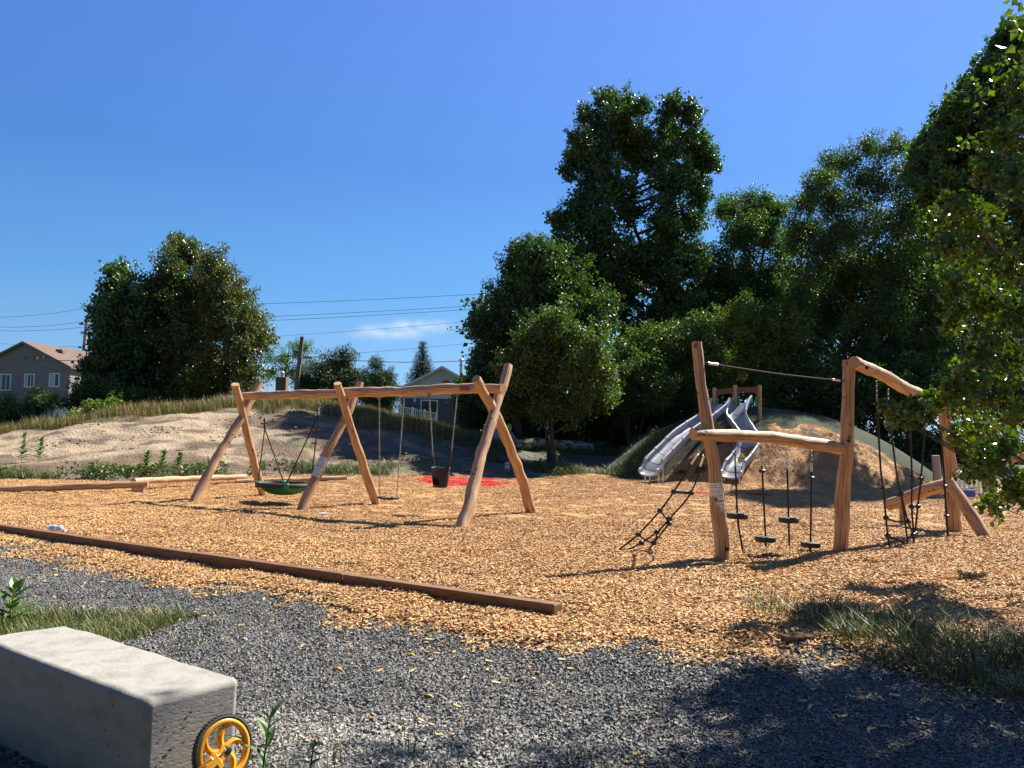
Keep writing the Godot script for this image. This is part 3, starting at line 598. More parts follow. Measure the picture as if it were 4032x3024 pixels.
func mat(c: Color, rough := 0.8, metal := 0.0) -> StandardMaterial3D:
	var m := StandardMaterial3D.new()
	m.albedo_color = c.linear_to_srgb()
	m.roughness = rough
	m.metallic = metal
	m.cull_mode = BaseMaterial3D.CULL_DISABLED
	return m

func leaf_mat(back: Color, rough := 0.42) -> StandardMaterial3D:
	var m := mat(Color(1, 1, 1), rough)
	m.vertex_color_use_as_albedo = true
	m.backlight_enabled = true
	m.backlight = back
	return m

func grey(k: float) -> Color:
	return Color(k, k, k)

func make_materials() -> void:
	var wood := mat(Color(0.50, 0.33, 0.20), 0.62)
	wood.albedo_texture = noise_texture(512, 0.012, 3, [[0.0, Color(0.30, 0.22, 0.17)], [0.24, Color(0.52, 0.42, 0.34)], [0.30, Color(0.80, 0.73, 0.66)], [0.5, Color(0.90, 0.85, 0.78)], [0.62, Color(0.98, 0.95, 0.90)], [1.0, Color(1, 0.98, 0.95)]])
	wood.uv1_scale = Vector3(2.0, 0.35, 1)
	wood.heightmap_enabled = true
	wood.heightmap_texture = noise_texture(512, 0.02, 4, [])
	wood.heightmap_scale = 0.5
	M.wood = wood
	var rings := GradientTexture2D.new()
	var gr := Gradient.new()
	var off := PackedFloat32Array(); var cols := PackedColorArray()
	for i in 19:
		off.append(i / 18.0)
		cols.append(Color(0.86, 0.74, 0.56) if i % 2 == 0 else Color(0.72, 0.57, 0.40))
	gr.offsets = off; gr.colors = cols
	rings.gradient = gr
	rings.fill = GradientTexture2D.FILL_RADIAL
	rings.fill_from = Vector2(0.5, 0.5); rings.fill_to = Vector2(1.0, 0.5)
	rings.width = 128; rings.height = 128
	M.wood_end = mat(Color(0.7, 0.65, 0.6), 0.8)
	M.wood_end.albedo_texture = rings
	M.knot = mat(Color(0.16, 0.085, 0.045), 0.8)
	M.chain = mat(Color(0.20, 0.19, 0.175), 0.5, 0.8)
	M.steel = mat(Color(0.62, 0.63, 0.64), 0.28, 1.0)
	M.black = mat(Color(0.012, 0.012, 0.013), 0.5)
	M.rubber = mat(Color(0.02, 0.02, 0.021), 0.75)
	M.rope = mat(Color(0.016, 0.015, 0.014), 0.85)
	M.ropegreen = mat(Color(0.02, 0.20, 0.07), 0.6)
	M.label = mat(Color(0.62, 0.62, 0.58), 0.5)
	M.print = mat(Color(0.16, 0.16, 0.17), 0.6)
	M.bolt = mat(Color(0.02, 0.018, 0.016), 0.55)
	M.redplate = mat(Color(0.22, 0.02, 0.025), 0.4)
	M.slide = mat(Color(0.29, 0.30, 0.32), 0.34)
	M.slide.heightmap_enabled = true
	M.slide.heightmap_texture = noise_texture(256, 0.03, 21, [])
	M.slide.heightmap_scale = 0.25
	M.rim = mat(Color(0.36, 0.40, 0.45), 0.34)
	M.seam = mat(Color(0.05, 0.055, 0.07), 0.5)
	M.gatebrown = mat(Color(0.14, 0.045, 0.02), 0.5)
	M.gategreen = mat(Color(0.02, 0.22, 0.06), 0.5)
	var chips := stamp_texture(1024, Color(0.30, 0.205, 0.115), [Color(0.80, 0.62, 0.40), Color(0.72, 0.53, 0.32), Color(0.86, 0.70, 0.48), Color(0.58, 0.41, 0.25), Color(0.78, 0.57, 0.33)], 15000, Vector2(14, 40), Vector2(5, 13), 0.1, 77)
	M.chips = mat(Color(0.85, 0.85, 0.85), 0.9)
	M.chips.albedo_texture = chips[0]
	M.chips.vertex_color_use_as_albedo = true
	M.chips.heightmap_enabled = true
	M.chips.heightmap_texture = chips[1]
	M.chips.heightmap_scale = 1.6
	M.chip = mat(Color(1, 1, 1), 0.8)
	M.chip.vertex_color_use_as_albedo = true
	var stones := stamp_texture(1024, Color(0.27, 0.275, 0.28), [Color(0.43, 0.44, 0.455), Color(0.35, 0.36, 0.375), Color(0.53, 0.54, 0.545), Color(0.28, 0.29, 0.305), Color(0.60, 0.60, 0.59)], 16000, Vector2(7, 24), Vector2(6, 15), 0.25, 78)
	M.gravel = mat(Color(0.80, 0.80, 0.80), 0.9)
	M.gravel.albedo_texture = stones[0]
	M.gravel.vertex_color_use_as_albedo = true
	M.gravel.heightmap_enabled = true
	M.gravel.heightmap_texture = stones[1]
	M.gravel.heightmap_scale = 1.4
	M.stone = mat(Color(1, 1, 1), 0.7)
	M.stone.vertex_color_use_as_albedo = true
	M.soil = mat(Color(1, 1, 1), 0.95)
	M.soil.vertex_color_use_as_albedo = true
	M.soil.albedo_texture = noise_texture(1024, 0.02, 9, [[0.0, Color(0.62, 0.60, 0.58)], [0.45, Color(0.90, 0.89, 0.88)], [1.0, Color(1, 1, 1)]], FastNoiseLite.TYPE_SIMPLEX_SMOOTH, 6)
	M.soil.heightmap_enabled = true
	M.soil.heightmap_texture = noise_texture(1024, 0.025, 10, [], FastNoiseLite.TYPE_SIMPLEX_SMOOTH, 6)
	M.soil.heightmap_scale = 3.0
	M.turf = mat(Color(0.040, 0.068, 0.026), 0.95)
	M.turf.albedo_texture = noise_texture(512, 0.09, 12, [[0.0, Color(0.55, 0.6, 0.5)], [0.5, Color(0.9, 0.92, 0.85)], [1.0, Color(1, 1, 0.95)]])
	M.turf.vertex_color_use_as_albedo = true
	M.turf.heightmap_enabled = true
	M.turf.heightmap_texture = noise_texture(512, 0.2, 13, [])
	M.turf.heightmap_scale = 3.0
	M.concrete = mat(Color(0.285, 0.275, 0.255), 0.85)
	M.concrete.albedo_texture = noise_texture(1024, 0.006, 15, [[0.0, Color(0.84, 0.84, 0.82)], [0.4, Color(0.94, 0.94, 0.93)], [0.6, Color(0.98, 0.98, 0.97)], [1.0, Color(1, 1, 1)]], FastNoiseLite.TYPE_SIMPLEX_SMOOTH, 6)
	M.concrete.uv1_triplanar = true
	M.concrete.uv1_scale = Vector3(0.9, 1.6, 0.9)
	M.concrete.heightmap_enabled = true
	M.concrete.heightmap_texture = noise_texture(1024, 0.03, 16, [[0.0, grey(0.0)], [0.2, grey(0.1)], [0.32, grey(0.75)], [1.0, grey(1.0)]], FastNoiseLite.TYPE_SIMPLEX_SMOOTH, 5)
	M.concrete.heightmap_scale = 0.22
	M.pit = mat(Color(0.05, 0.048, 0.045), 0.95)
	M.timber = mat(Color(0.21, 0.108, 0.045), 0.8)
	M.timber.albedo_texture = noise_texture(512, 0.012, 18, [[0.0, Color(0.45, 0.40, 0.36)], [0.4, Color(0.82, 0.78, 0.74)], [1.0, Color(1, 1, 1)]])
	M.timber.uv1_triplanar = true
	M.timber.uv1_scale = Vector3(0.5, 2.5, 2.5)
	M.timber_end = mat(Color(0.34, 0.17, 0.085), 0.85)
	M.orange = mat(Color(0.83, 0.36, 0.02), 0.36)
	M.tyre = mat(Color(0.055, 0.053, 0.052), 0.8)
	M.siding = mat(Color(0.21, 0.185, 0.165), 0.8)
	var lap := GradientTexture2D.new()
	var lg := Gradient.new()
	lg.offsets = PackedFloat32Array([0.0, 0.06, 0.14, 1.0])
	lg.colors = PackedColorArray([grey(0.62), grey(0.66), grey(1.0), grey(0.95)])
	lap.gradient = lg
	lap.fill_from = Vector2(0, 0); lap.fill_to = Vector2(0, 1)
	lap.width = 8; lap.height = 64
	M.siding.albedo_texture = lap
	M.siding.uv1_triplanar = true
	M.siding.uv1_world_triplanar = true
	M.siding.uv1_scale = Vector3(4.0, 4.0, 4.0)
	M.siding_band = mat(Color(0.17, 0.14, 0.125), 0.85)
	M.bluesiding = mat(Color(0.085, 0.10, 0.135), 0.75)
	for k in ["bluesiding"]:
		M[k].albedo_texture = lap
		M[k].uv1_triplanar = true
		M[k].uv1_world_triplanar = true
		M[k].uv1_scale = Vector3(4.0, 4.0, 4.0)
	M.white = mat(Color(0.62, 0.62, 0.60), 0.6)
	M.cream = mat(Color(0.55, 0.52, 0.46), 0.7)
	M.shingle = mat(Color(0.16, 0.112, 0.092), 0.9)
	M.shingle.albedo_texture = noise_texture(512, 0.06, 23, [[0.0, Color(0.6, 0.58, 0.56)], [0.5, Color(0.9, 0.88, 0.86)], [1.0, Color(1, 1, 1)]])
	M.shingle.uv1_triplanar = true
	M.shingle.uv1_scale = Vector3(0.4, 0.4, 0.4)
	M.darkshingle = mat(Color(0.07, 0.06, 0.06), 0.9)
	M.glass = mat(Color(0.03, 0.038, 0.05), 0.06)
	M.curtain = mat(Color(0.36, 0.40, 0.46), 0.7)
	M.pole = mat(Color(0.16, 0.13, 0.105), 0.9)
	M.palepole = mat(Color(0.33, 0.29, 0.25), 0.9)
	M.wire = mat(Color(0.03, 0.03, 0.035), 0.6)
	M.brick = mat(Color(0.15, 0.085, 0.065), 0.9)
	M.bark = mat(Color(0.085, 0.068, 0.05), 0.95)
	M.bark.albedo_texture = noise_texture(256, 0.03, 31, [[0.0, Color(0.5, 0.48, 0.45)], [0.5, Color(0.9, 0.88, 0.85)], [1.0, Color(1, 1, 1)]])
	M.birchbark = mat(Color(0.30, 0.28, 0.25), 0.8)
	M.birchbark.albedo_texture = noise_texture(256, 0.03, 32, [[0.0, Color(0.12, 0.1, 0.09)], [0.36, Color(0.5, 0.47, 0.44)], [0.5, Color(0.92, 0.9, 0.88)], [1.0, Color(1, 1, 1)]])
	M.birchbark.uv1_scale = Vector3(1.0, 3.0, 1)
	M.leaf = leaf_mat(Color(0.75, 0.85, 0.22), 0.5)
	M.leaf_glossy = leaf_mat(Color(0.70, 0.80, 0.22), 0.40)
	M.leaf_near = leaf_mat(Color(0.75, 0.80, 0.20), 0.34)
	M.needle = leaf_mat(Color(0.2, 0.22, 0.1), 0.6)
	M.grass = leaf_mat(Color(0.55, 0.6, 0.2), 0.5)
	M.tarp = mat(Color(0.30, 0.32, 0.34), 0.45)
	M.whitelog = mat(Color(0.50, 0.49, 0.46), 0.7)
	M.whitelog.albedo_texture = M.birchbark.albedo_texture
	M.greenplastic = mat(Color(0.16, 0.55, 0.06), 0.4)
	M.blue = mat(Color(0.02, 0.09, 0.32), 0.5)
	M.greywood = mat(Color(0.30, 0.25, 0.21), 0.85)
	M.clear = StandardMaterial3D.new()
	M.clear.albedo_color = Color(0.9, 0.94, 1.0, 0.35)
	M.clear.transparency = BaseMaterial3D.TRANSPARENCY_ALPHA
	M.clear.roughness = 0.1
	M.paper = mat(Color(0.55, 0.55, 0.55), 0.35)
	M.yellow = mat(Color(0.75, 0.50, 0.01), 0.6)
	M.red = mat(Color(0.45, 0.03, 0.02), 0.5)

# ------------------------------------------------------------------ foliage
func leaf(g: Geo, p: Vector3, dir: Vector3, nrm: Vector3, l: float, w: float, fold: float, round_ := false) -> void:
	var s := dir.cross(nrm).normalized()
	var t := p + dir * l - nrm * l * 0.12
	if not round_:
		var a := p + dir * l * 0.42 + s * w * 0.5 + nrm * fold * w
		var b := p + dir * l * 0.42 - s * w * 0.5 + nrm * fold * w
		g.tri(p, a, t); g.tri(p, t, b)
		return
	var m := p + dir * l * 0.5 - nrm * l * 0.02
	for k in [1.0, -1.0]:
		var a: Vector3 = p + dir * l * 0.2 + s * w * 0.40 * k + nrm * fold * w * 0.8
		var b: Vector3 = p + dir * l * 0.58 + s * w * 0.46 * k + nrm * fold * w
		g.tri(p, a, m); g.tri(a, b, m); g.tri(b, t, m)

func rdir() -> Vector3:
	var z := rng.randf_range(-1.0, 1.0)
	var a := rng.randf() * TAU
	var r := sqrt(1.0 - z * z)
	return Vector3(r * cos(a), z, r * sin(a))

# a twig's end with its leaves, about the size of spread_
func sprig(count: int, spread_: float, l: float, w: float, cols: Array, m: Material, round_ := false, flat := 0.3) -> ArrayMesh:
	var g := Geo.new()
	for i in count:
		var p := rdir() * spread_ * pow(rng.randf(), 0.5)
		p.y *= 0.75
		var d := (rdir() + p.normalized() * 0.6 + Vector3(0, -0.45, 0)).normalized()
		var u := (Vector3.UP * flat + rdir()).normalized()
		u = (u - d * u.dot(d)).normalized()
		var c: Color = cols[rng.randi() % cols.size()]
		g.col = c * rng.randf_range(0.8, 1.25)
		var k := rng.randf_range(0.7, 1.2)
		leaf(g, p, d, u, l * k, w * k, rng.randf_range(0.05, 0.3), round_)
	return g.to_mesh(m)

func rand_basis(s: float) -> Basis:
	return Basis(rdir(), rng.randf() * TAU).scaled(Vector3.ONE * s)

# a tree whose crown fills the given lobes [x, y, z, radius]; opts: sprigs, density, size, bark, r (trunk radius), tint, base
func tree(called: String, label: String, category: String, group: String, lobes: Array, o: Dictionary) -> Node3D:
	var lo := Vector3.ZERO
	var w := 0.0
	var top := -1e9
	for q in lobes:
		lo += Vector3(q[0], 0, q[2]) * q[3]
		w += q[3]
		top = maxf(top, q[1] + q[3] * 0.3)
	lo /= w
	var base: Vector3 = o.get("base", lo)
	base.y = gh(base.x, base.z) - 0.05
	var t := thing(called, label, category, base, group)
	# trunk through the crown
	var stems: int = o.get("stems", 1)
	var trunk := Geo.new()
	var r0: float = o.get("r", 0.2)
	var paths := []
	for s in stems:
		var off := Vector3(rng.randf_range(-1, 1), 0, rng.randf_range(-1, 1)) * (0.7 if stems > 1 else 0.0)
		var p := PackedVector3Array([base + off * 0.5])
		var n := 6
		for i in range(1, n + 1):
			var y := lerpf(base.y, top, i / float(n)) * (1.0 if s == 0 else 0.9)
			var c := Vector3.ZERO
			var ww := 0.0
			for q in lobes:
				var k := exp(-pow((q[1] - y) / 2.5, 2)) * float(q[3]) * (1.0 + 0.8 * sin(q[0] * 3.1 + s * 2.3)) + 1e-5
				c += Vector3(q[0], 0, q[2]) * k
				ww += k
			c /= ww
			var f := i / float(n)
			var b := Vector3(base.x, 0, base.z).lerp(c, ss(0.0, 0.75, f))
			p.append(Vector3(b.x, y, b.z) + off * (0.5 + f) + Vector3(rng.randf_range(-1, 1), 0, rng.randf_range(-1, 1)) * 0.12 * r0 * 8.0)
		if o.has("spine"):
			p = PackedVector3Array([base] + o.spine)
		p = smooth(p, 0.5)
		paths.append(p)
		trunk.tube(p, radii(p.size(), r0, r0 * 0.12), 9, nz2, 0.12, false, 1.0, 0.6)
	# limbs to each lobe, twigs inside it
	for q in lobes:
		var c := Vector3(q[0], q[1], q[2])
		var p: PackedVector3Array = paths[rng.randi() % stems]
		var best := p[0]
		var bd := 1e9
		for a in p:
			var h := Vector2(a.x - c.x, a.z - c.z).length()
			var want := c.y - 0.55 * h - 0.3
			var dd := absf(a.y - want)
			if dd < bd:
				bd = dd; best = a
		var mid := best.lerp(c, 0.5) + Vector3(rng.randf_range(-0.1, 0.1), -0.08 * best.distance_to(c), rng.randf_range(-0.1, 0.1))
		var lp := smooth(PackedVector3Array([best, mid, c]), 0.5)
		var lr: float = clampf((0.018 * best.distance_to(c) + 0.012 * q[3]) * o.get("limb", 1.0), 0.008, r0 * 0.45)
		trunk.tube(lp, radii(lp.size(), lr, lr * 0.3), 5, null, 0.0, false, 1.0, 0.6)
	var inst: Array = []
	var cols: Array = []
	var sprigs: Array = o.sprigs
	for i in sprigs.size():
		inst.append([]); cols.append([])
	var density: float = o.get("density", 130.0)
	var size: float = o.get("size", 1.0)
	var tint: Color = o.get("tint", Color(1, 1, 1))
	for q in lobes:
		var c := Vector3(q[0], q[1], q[2])
		var r: float = q[3]
		var dirs := []
		for i in int(7 + 5 * r):
			var d := rdir()
			dirs.append(d)
			if r > 0.25 and i < 6:
				var tp := PackedVector3Array([c, c + d * r * 0.5 + Vector3(0, 0.06 * r, 0), c + d * r * 0.95])
				trunk.tube(tp, PackedFloat32Array([0.010 + 0.008 * r, 0.007 + 0.004 * r, 0.003]), 3, null, 0.0, false)
		var lt := rng.randf_range(0.85, 1.15)
		for i in int(density * r * r + 4):
			var d: Vector3 = dirs[rng.randi() % dirs.size()]
			var at := c + d * r * rng.randf_range(0.2, 1.12) + rdir() * r * 0.42 * rng.randf()
			var k := rng.randi() % sprigs.size()
			inst[k].append(Transform3D(rand_basis(size * rng.randf_range(0.75, 1.25)), at - base))
			var b := rng.randf_range(0.8, 1.2) * lt
			cols[k].append(Color(tint.r * b * rng.randf_range(0.92, 1.1), tint.g * b, tint.b * b * rng.randf_range(0.85, 1.1)))
	# young shoots that break the crown's outline
	for q in lobes:
		var c := Vector3(q[0], q[1], q[2])
		var r: float = q[3]
		for i in int(o.get("shoots", 5)):
			var d := (rdir() + Vector3(0, 0.55, 0)).normalized()
			var n := 4 if r > 0.5 else 3
			for k in n:
				var f := rng.randf_range(0.9, 1.12) + 0.16 * k
				var at := c + d * r * f + rdir() * 0.08 * r
				var s := rng.randi() % sprigs.size()
				inst[s].append(Transform3D(rand_basis(size * (0.85 - 0.13 * k)), at - base))
				var b := rng.randf_range(0.85, 1.2)
				cols[s].append(Color(tint.r * b, tint.g * b, tint.b * b))
			if r > 0.2:
				trunk.tube(PackedVector3Array([c + d * r * 0.5, c + d * r * (0.95 + 0.16 * n)]), PackedFloat32Array([0.006 + 0.004 * r, 0.002]), 3, null, 0.0, false)
	part(t, "trunk", trunk, o.get("bark", M.bark))
	if sprigs.size() == 1:
		scatter(t, "crown", sprigs[0], inst[0], cols[0])
	else:
		for i in sprigs.size():
			if inst[i].size():
				scatter(t, "crown", sprigs[i], inst[i], cols[i])
	return t

func spruce(label: String, at: Vector3, h: float, w: float, mesh: ArrayMesh, tint: Color, start := 0.12) -> void:
	var t := thing("spruce_tree", label, "tree", at, "")
	var g := Geo.new()
	var p := smooth(PackedVector3Array([at, at + Vector3(0.1, h * 0.5, 0), at + Vector3(0, h, 0)]), 0.8)
	g.tube(p, radii(p.size(), 0.2, 0.02), 7)
	var inst := []
	var cols := []
	var y := start
	while y < 0.98:
		var r := w * pow(1.0 - y, 0.85) + 0.12
		var n := int(7 + 4 * r)
		for i in n:
			var a := TAU * i / n + y * 37.0 + rng.randf_range(-0.2, 0.2)
			var rr := r * rng.randf_range(0.75, 1.12)
			var o := Vector3(cos(a), 0, sin(a))
			var y0 := at.y + h * y
			g.tube(PackedVector3Array([Vector3(at.x, y0, at.z), Vector3(at.x, y0 - 0.15 * rr, at.z) + o * rr]), PackedFloat32Array([0.03, 0.01]), 3, null, 0.0, false)
			var k := 0.25
			while k < 1.02:
				inst.append(Transform3D(rand_basis(0.7 + 0.5 * rr), o * rr * k + Vector3(rng.randf_range(-0.15, 0.15), h * y - (0.32 * rr * k - 0.16 * rr * k * k) , rng.randf_range(-0.15, 0.15))))
				var b := rng.randf_range(0.75, 1.2)
				cols.append(Color(tint.r * b, tint.g * b, tint.b * b))
				k += 0.22 / maxf(rr, 0.4)
		y += 0.045
	part(t, "trunk", g, M.bark)
	scatter(t, "crown", mesh, inst, cols)

# tuft of grass blades growing from the origin
func tuft(count: int, rad: float, h: float, w: float, cols: Array, bend := 0.5) -> ArrayMesh:
	var g := Geo.new()
	for i in count:
		var a := rng.randf() * TAU
		var p := Vector3(cos(a), 0, sin(a)) * rad * sqrt(rng.randf())
		var b := rng.randf() * TAU
		var o := Vector3(cos(b), 0, sin(b))
		var s := Vector3(-o.z, 0, o.x) * w * rng.randf_range(0.6, 1.3)
		var hh := h * rng.randf_range(0.45, 1.1)
		var bb := bend * rng.randf_range(0.2, 1.1) * hh
		var m := p + Vector3(0, hh * 0.6, 0) + o * bb * 0.35
		var t := p + Vector3(0, hh, 0) + o * bb
		g.col = (cols[rng.randi() % cols.size()] as Color) * rng.randf_range(0.75, 1.25)
		g.tri(p - s, p + s, m + s * 0.7); g.tri(p - s, m + s * 0.7, m - s * 0.7); g.tri(m - s * 0.7, m + s * 0.7, t)
	return g.to_mesh(M.grass)

func scatter_ground(called: String, label: String, category: String, meshes: Array, pts: Array, s0: float, s1: float, tint := Color(1, 1, 1), sink := 0.01) -> void:
	var root := Node3D.new()
	root.name = numbered(called)
	add_child(root)
	tag(root, label, category, "", "stuff")
	for k in meshes.size():
		var xf := []
		var cols := []
		for i in range(k, pts.size(), meshes.size()):
			var p: Vector3 = pts[i]
			var bs := Basis(Vector3.UP, rng.randf() * TAU).scaled(Vector3.ONE * rng.randf_range(s0, s1))
			xf.append(Transform3D(bs, p - Vector3(0, sink, 0)))
			var b := rng.randf_range(0.8, 1.2)
			cols.append(Color(tint.r * b * rng.randf_range(0.9, 1.15), tint.g * b, tint.b * b))
		if xf.size():
			scatter(root, called + "_tufts", meshes[k], xf, cols)

# points on the ground where keep(x, z) gives a chance
func strew(x0: float, x1: float, z0: float, z1: float, count: int, keep: Callable, height = null) -> Array:
	var r := []
	for i in count:
		var x := rng.randf_range(x0, x1)
		var z := rng.randf_range(z0, z1)
		if rng.randf() < keep.call(x, z):
			r.append(Vector3(x, height.call(x, z) if height != null else gh(x, z), z))
	return r

# upright broad-leaved weed
func weed(called: String, label: String, at: Vector3, h: float, pairs: int, l: float, w: float, cols: Array, lean := Vector3.ZERO, up := 0.4, group := "") -> Node3D:
	var t := thing(called, label, "plant", at, group)
	var st := Geo.new()
	st.col = cols[0] * 0.8
	var p := smooth(PackedVector3Array([at - Vector3(0, 0.03, 0), at + Vector3(0, h * 0.5, 0) + lean * 0.3, at + Vector3(0, h, 0) + lean]), 0.05)
	st.tube(p, radii(p.size(), 0.006, 0.003), 6)
	part(t, "stem", st, M.grass)
	for i in pairs:
		var f := lerpf(0.18, 1.0, i / maxf(1.0, pairs - 1.0))
		var o := at + Vector3(0, h * f, 0) + lean * f
		for k in 2:
			var a := i * 2.2 + k * PI + rng.randf_range(-0.3, 0.3)
			var d := Vector3(cos(a), lerpf(up, up + 1.1, f * f), sin(a)).normalized()
			var u := (Vector3.UP - d * d.y).normalized()
			var g := Geo.new()
			g.col = (cols[rng.randi() % cols.size()] as Color) * rng.randf_range(0.85, 1.15)
			var ll := l * rng.randf_range(0.75, 1.1) * (1.0 - 0.35 * f)
			big_leaf(g, o, d, u, ll, w * ll / l)
			part(t, "leaf", g, M.grass)
	return t

# curved leaf with a folded midrib, 20 triangles
func big_leaf(g: Geo, p: Vector3, d: Vector3, u: Vector3, l: float, w: float) -> void:
	var s := d.cross(u).normalized()
	var prev := []
	for i in 6:
		var f := i / 5.0
		var c := p + d * l * f - u * l * 0.25 * f * f
		var ww := w * 0.5 * sin(PI * pow(f, 0.75)) if i < 5 else 0.0
		var row := [c + s * ww + u * ww * 0.35, c, c - s * ww + u * ww * 0.35]
		if i > 0:
			for k in 2:
				g.tri(prev[k], row[k], row[k + 1]); g.tri(prev[k], row[k + 1], prev[k + 1])
		prev = row

# ------------------------------------------------------------------ play equipment
func disc(g: Geo, p: Vector3, axis: Vector3, r: float, th: float) -> void:
	g.tube(PackedVector3Array([p - axis * th * 0.5, p + axis * th * 0.5]), PackedFloat32Array([r, r]), 12)

func swing_set() -> void:
	var t := thing("log_swing_set", "long peeled log swing frame on three crossed pairs of posts", "swing frame", Vector3(-3.4, gh(-3.4, -17.0), -17.0))
	for k in [["f1a", 0.105, 0.085], ["f1b", 0.10, 0.085], ["f2a", 0.105, 0.08], ["f2b", 0.10, 0.08], ["f3a", 0.115, 0.085], ["f3b", 0.105, 0.085]]:
		wood_log(t, "post", k[0], k[1], k[2])
	wood_log(t, "crossbeam", "beam1", 0.092, 0.10)
	wood_log(t, "crossbeam", "beam2", 0.105, 0.096)
	# bolts where the posts cross, on the side one sees
	for q in [["f1a", 2], ["f2a", 2], ["f3a", 3]]:
		var p: Vector3 = path(q[0])[q[1]]
		var g := Geo.new()
		var d := (Vector3(0, 1.65, 0) - p).normalized()
		disc(g, p + d * 0.105, d, 0.022, 0.02)
		part(t, "bolt", g, M.bolt)
	# oval maker's plate near the beam's end
	var g := Geo.new()
	var pb := path("beam2")
	var d := (pb[4] - pb[3]).normalized()
	var o := pb[3].lerp(pb[4], 0.13)
	var f := (Vector3(0, 1.65, 0) - o)
	f = (f - d * f.dot(d)).normalized()
	g.box(o + f * 0.108, Vector3(0.12, 0.045, 0.006), 0.005, Basis(d, f.cross(d), f))
	part(t, "name_plate", g, M.redplate)
	# paper notice wrapped on the middle front post
	notice(t, "f2a", 0.26, 0.40, 0.108, 2)
	# --- nest swing
	var a := path("bkL")
	var b := path("bkR")
	var c: Vector3 = path("bkc")[0]
	var ns := thing("nest_swing", "round black rimmed nest swing with green net hanging on ropes", "swing", Vector3(c.x, c.y - 0.2, c.z))
	var rim := Geo.new()
	var tilt := Basis(Vector3(0, 0, 1), -0.01)
	rim.torus(0.56, 0.052, 40, 10, Transform3D(tilt, c))
	part(ns, "rim", rim, M.rubber)
	var net := Geo.new()
	var rings := [[0.53, -0.02], [0.45, -0.10], [0.36, -0.155], [0.25, -0.19], [0.13, -0.21], [0.03, -0.215]]
	var bowl := PackedVector2Array()
	for q in rings:
		bowl.append(Vector2(q[0], q[1]))
	net.lathe(bowl, 36, Transform3D(Basis(), c))
	for k in 28:
		var an := TAU * k / 28
		var pp := PackedVector3Array()
		for q in rings:
			pp.append(c + Vector3(cos(an) * q[0], q[1], sin(an) * q[0]))
		net.tube(pp, radii(pp.size(), 0.012, 0.010), 5, null, 0.0, false)
	part(ns, "net", net, M.ropegreen)
	var lash := Geo.new()
	var ax := (b[1] - a[2]); ax.y = 0; ax = ax.normalized()
	var az := Vector3(-ax.z, 0, ax.x)
	var corners := [c - ax * 0.42 + az * 0.37, c - ax * 0.42 - az * 0.37, c + ax * 0.42 + az * 0.37, c + ax * 0.42 - az * 0.37]
	for q in corners:
		lash = Geo.new()
		lash.box(q, Vector3(0.06, 0.065, 0.06), 0.02)
		part(ns, "lashing", lash, M.ropegreen)
	for q in [[a[0], a[1], a[1] + Vector3(0, 0.04, 0), a[1] - Vector3(0, 0.10, 0)], [b[0], b[1] + Vector3(0, 0.1, 0), b[1] + Vector3(0, 0.10, 0), b[1] - Vector3(0, 0.04, 0)]]:
		var ch := Geo.new()
		chain(ch, q[0], q[1])
		part(ns, "chain", ch, M.chain)
		var fer := Geo.new()
		fer.tube(PackedVector3Array([q[2], q[3]]), PackedFloat32Array([0.018, 0.018]), 8)
		part(ns, "ferrule", fer, M.steel)
	for i in 4:
		var rp := Geo.new()
		var from: Vector3 = a[2] if i < 2 else b[1]
		rope_tube(rp, PackedVector3Array([from, corners[i] + Vector3(0, 0.05, 0)]), 0.014)
		part(ns, "rope", rp, M.rope)
	var st := Geo.new()
	rope_tube(st, PackedVector3Array([a[1], a[2]]), 0.022)
	knob(st, a[2], 0.03)
	part(ns, "rope_splice", st, M.rope)
	# --- flat belt swing
	var s0 := path("fs")
	var s1 := path("fs2")
	var fs := thing("flat_swing", "flat black rubber swing seat on two steel chains", "swing", s0[1].lerp(s1[1], 0.5))
	for q in [s0, s1]:
		var cg := Geo.new()
		chain(cg, q[0], q[1])
		part(fs, "chain", cg, M.chain)
	var seat := Geo.new()
	var sc := s0[1].lerp(s1[1], 0.5) + Vector3(0, -0.02, 0)
	var sx := (s1[1] - s0[1]); sx.y = 0; sx = sx.normalized()
	var sz := Vector3(-sx.z, 0, sx.x)
	for i in 6:
		var u := -1.0 + (i + 0.5) / 3.0
		seat.box(sc + sx * u * 0.23 + Vector3(0, 0.03 * u * u - 0.03, 0), Vector3(0.040, 0.02, 0.09), 0.008, Basis(sx, Vector3.UP, sz).rotated(sz.normalized(), -0.25 * u))
	part(fs, "seat", seat, M.rubber)
	for q in [s0[0], s1[0]]:
		var hg := Geo.new()
		hg.box(q, Vector3(0.03, 0.05, 0.02), 0.006)
		part(fs, "hanger", hg, M.chain)
	# --- toddler bucket swing
	var b0 := path("bs")
	var b1 := path("bs2")
	var o2 := b0[2].lerp(b1[2], 0.5)
	var bk := thing("toddler_swing", "black bucket toddler swing with leg openings on two chains", "swing", o2 - Vector3(0, 0.3, 0))
	for q in [b0, b1]:
		var cg := Geo.new()
		chain(cg, q[0], q[1])
		part(bk, "chain", cg, M.chain)
		var sl := Geo.new()
		rope_tube(sl, PackedVector3Array([q[1], q[2] - Vector3(0, 0.05, 0)]), 0.026)
		part(bk, "sleeve", sl, M.rubber)
	for q in [b0[0], b1[0]]:
		var hb := Geo.new()
		hb.box(q, Vector3(0.03, 0.05, 0.02), 0.006)
		part(bk, "hanger", hb, M.chain)
	# shell: an oval wall with two leg holes towards one side
	var sh := Geo.new()
	var bx := (b1[2] - b0[2]); bx.y = 0; bx = bx.normalized()
	var bz := Vector3(-bx.z, 0, bx.x)
	if bz.z < 0: bz = -bz
	var rows := 7
	var seg := 28
	var pr := []
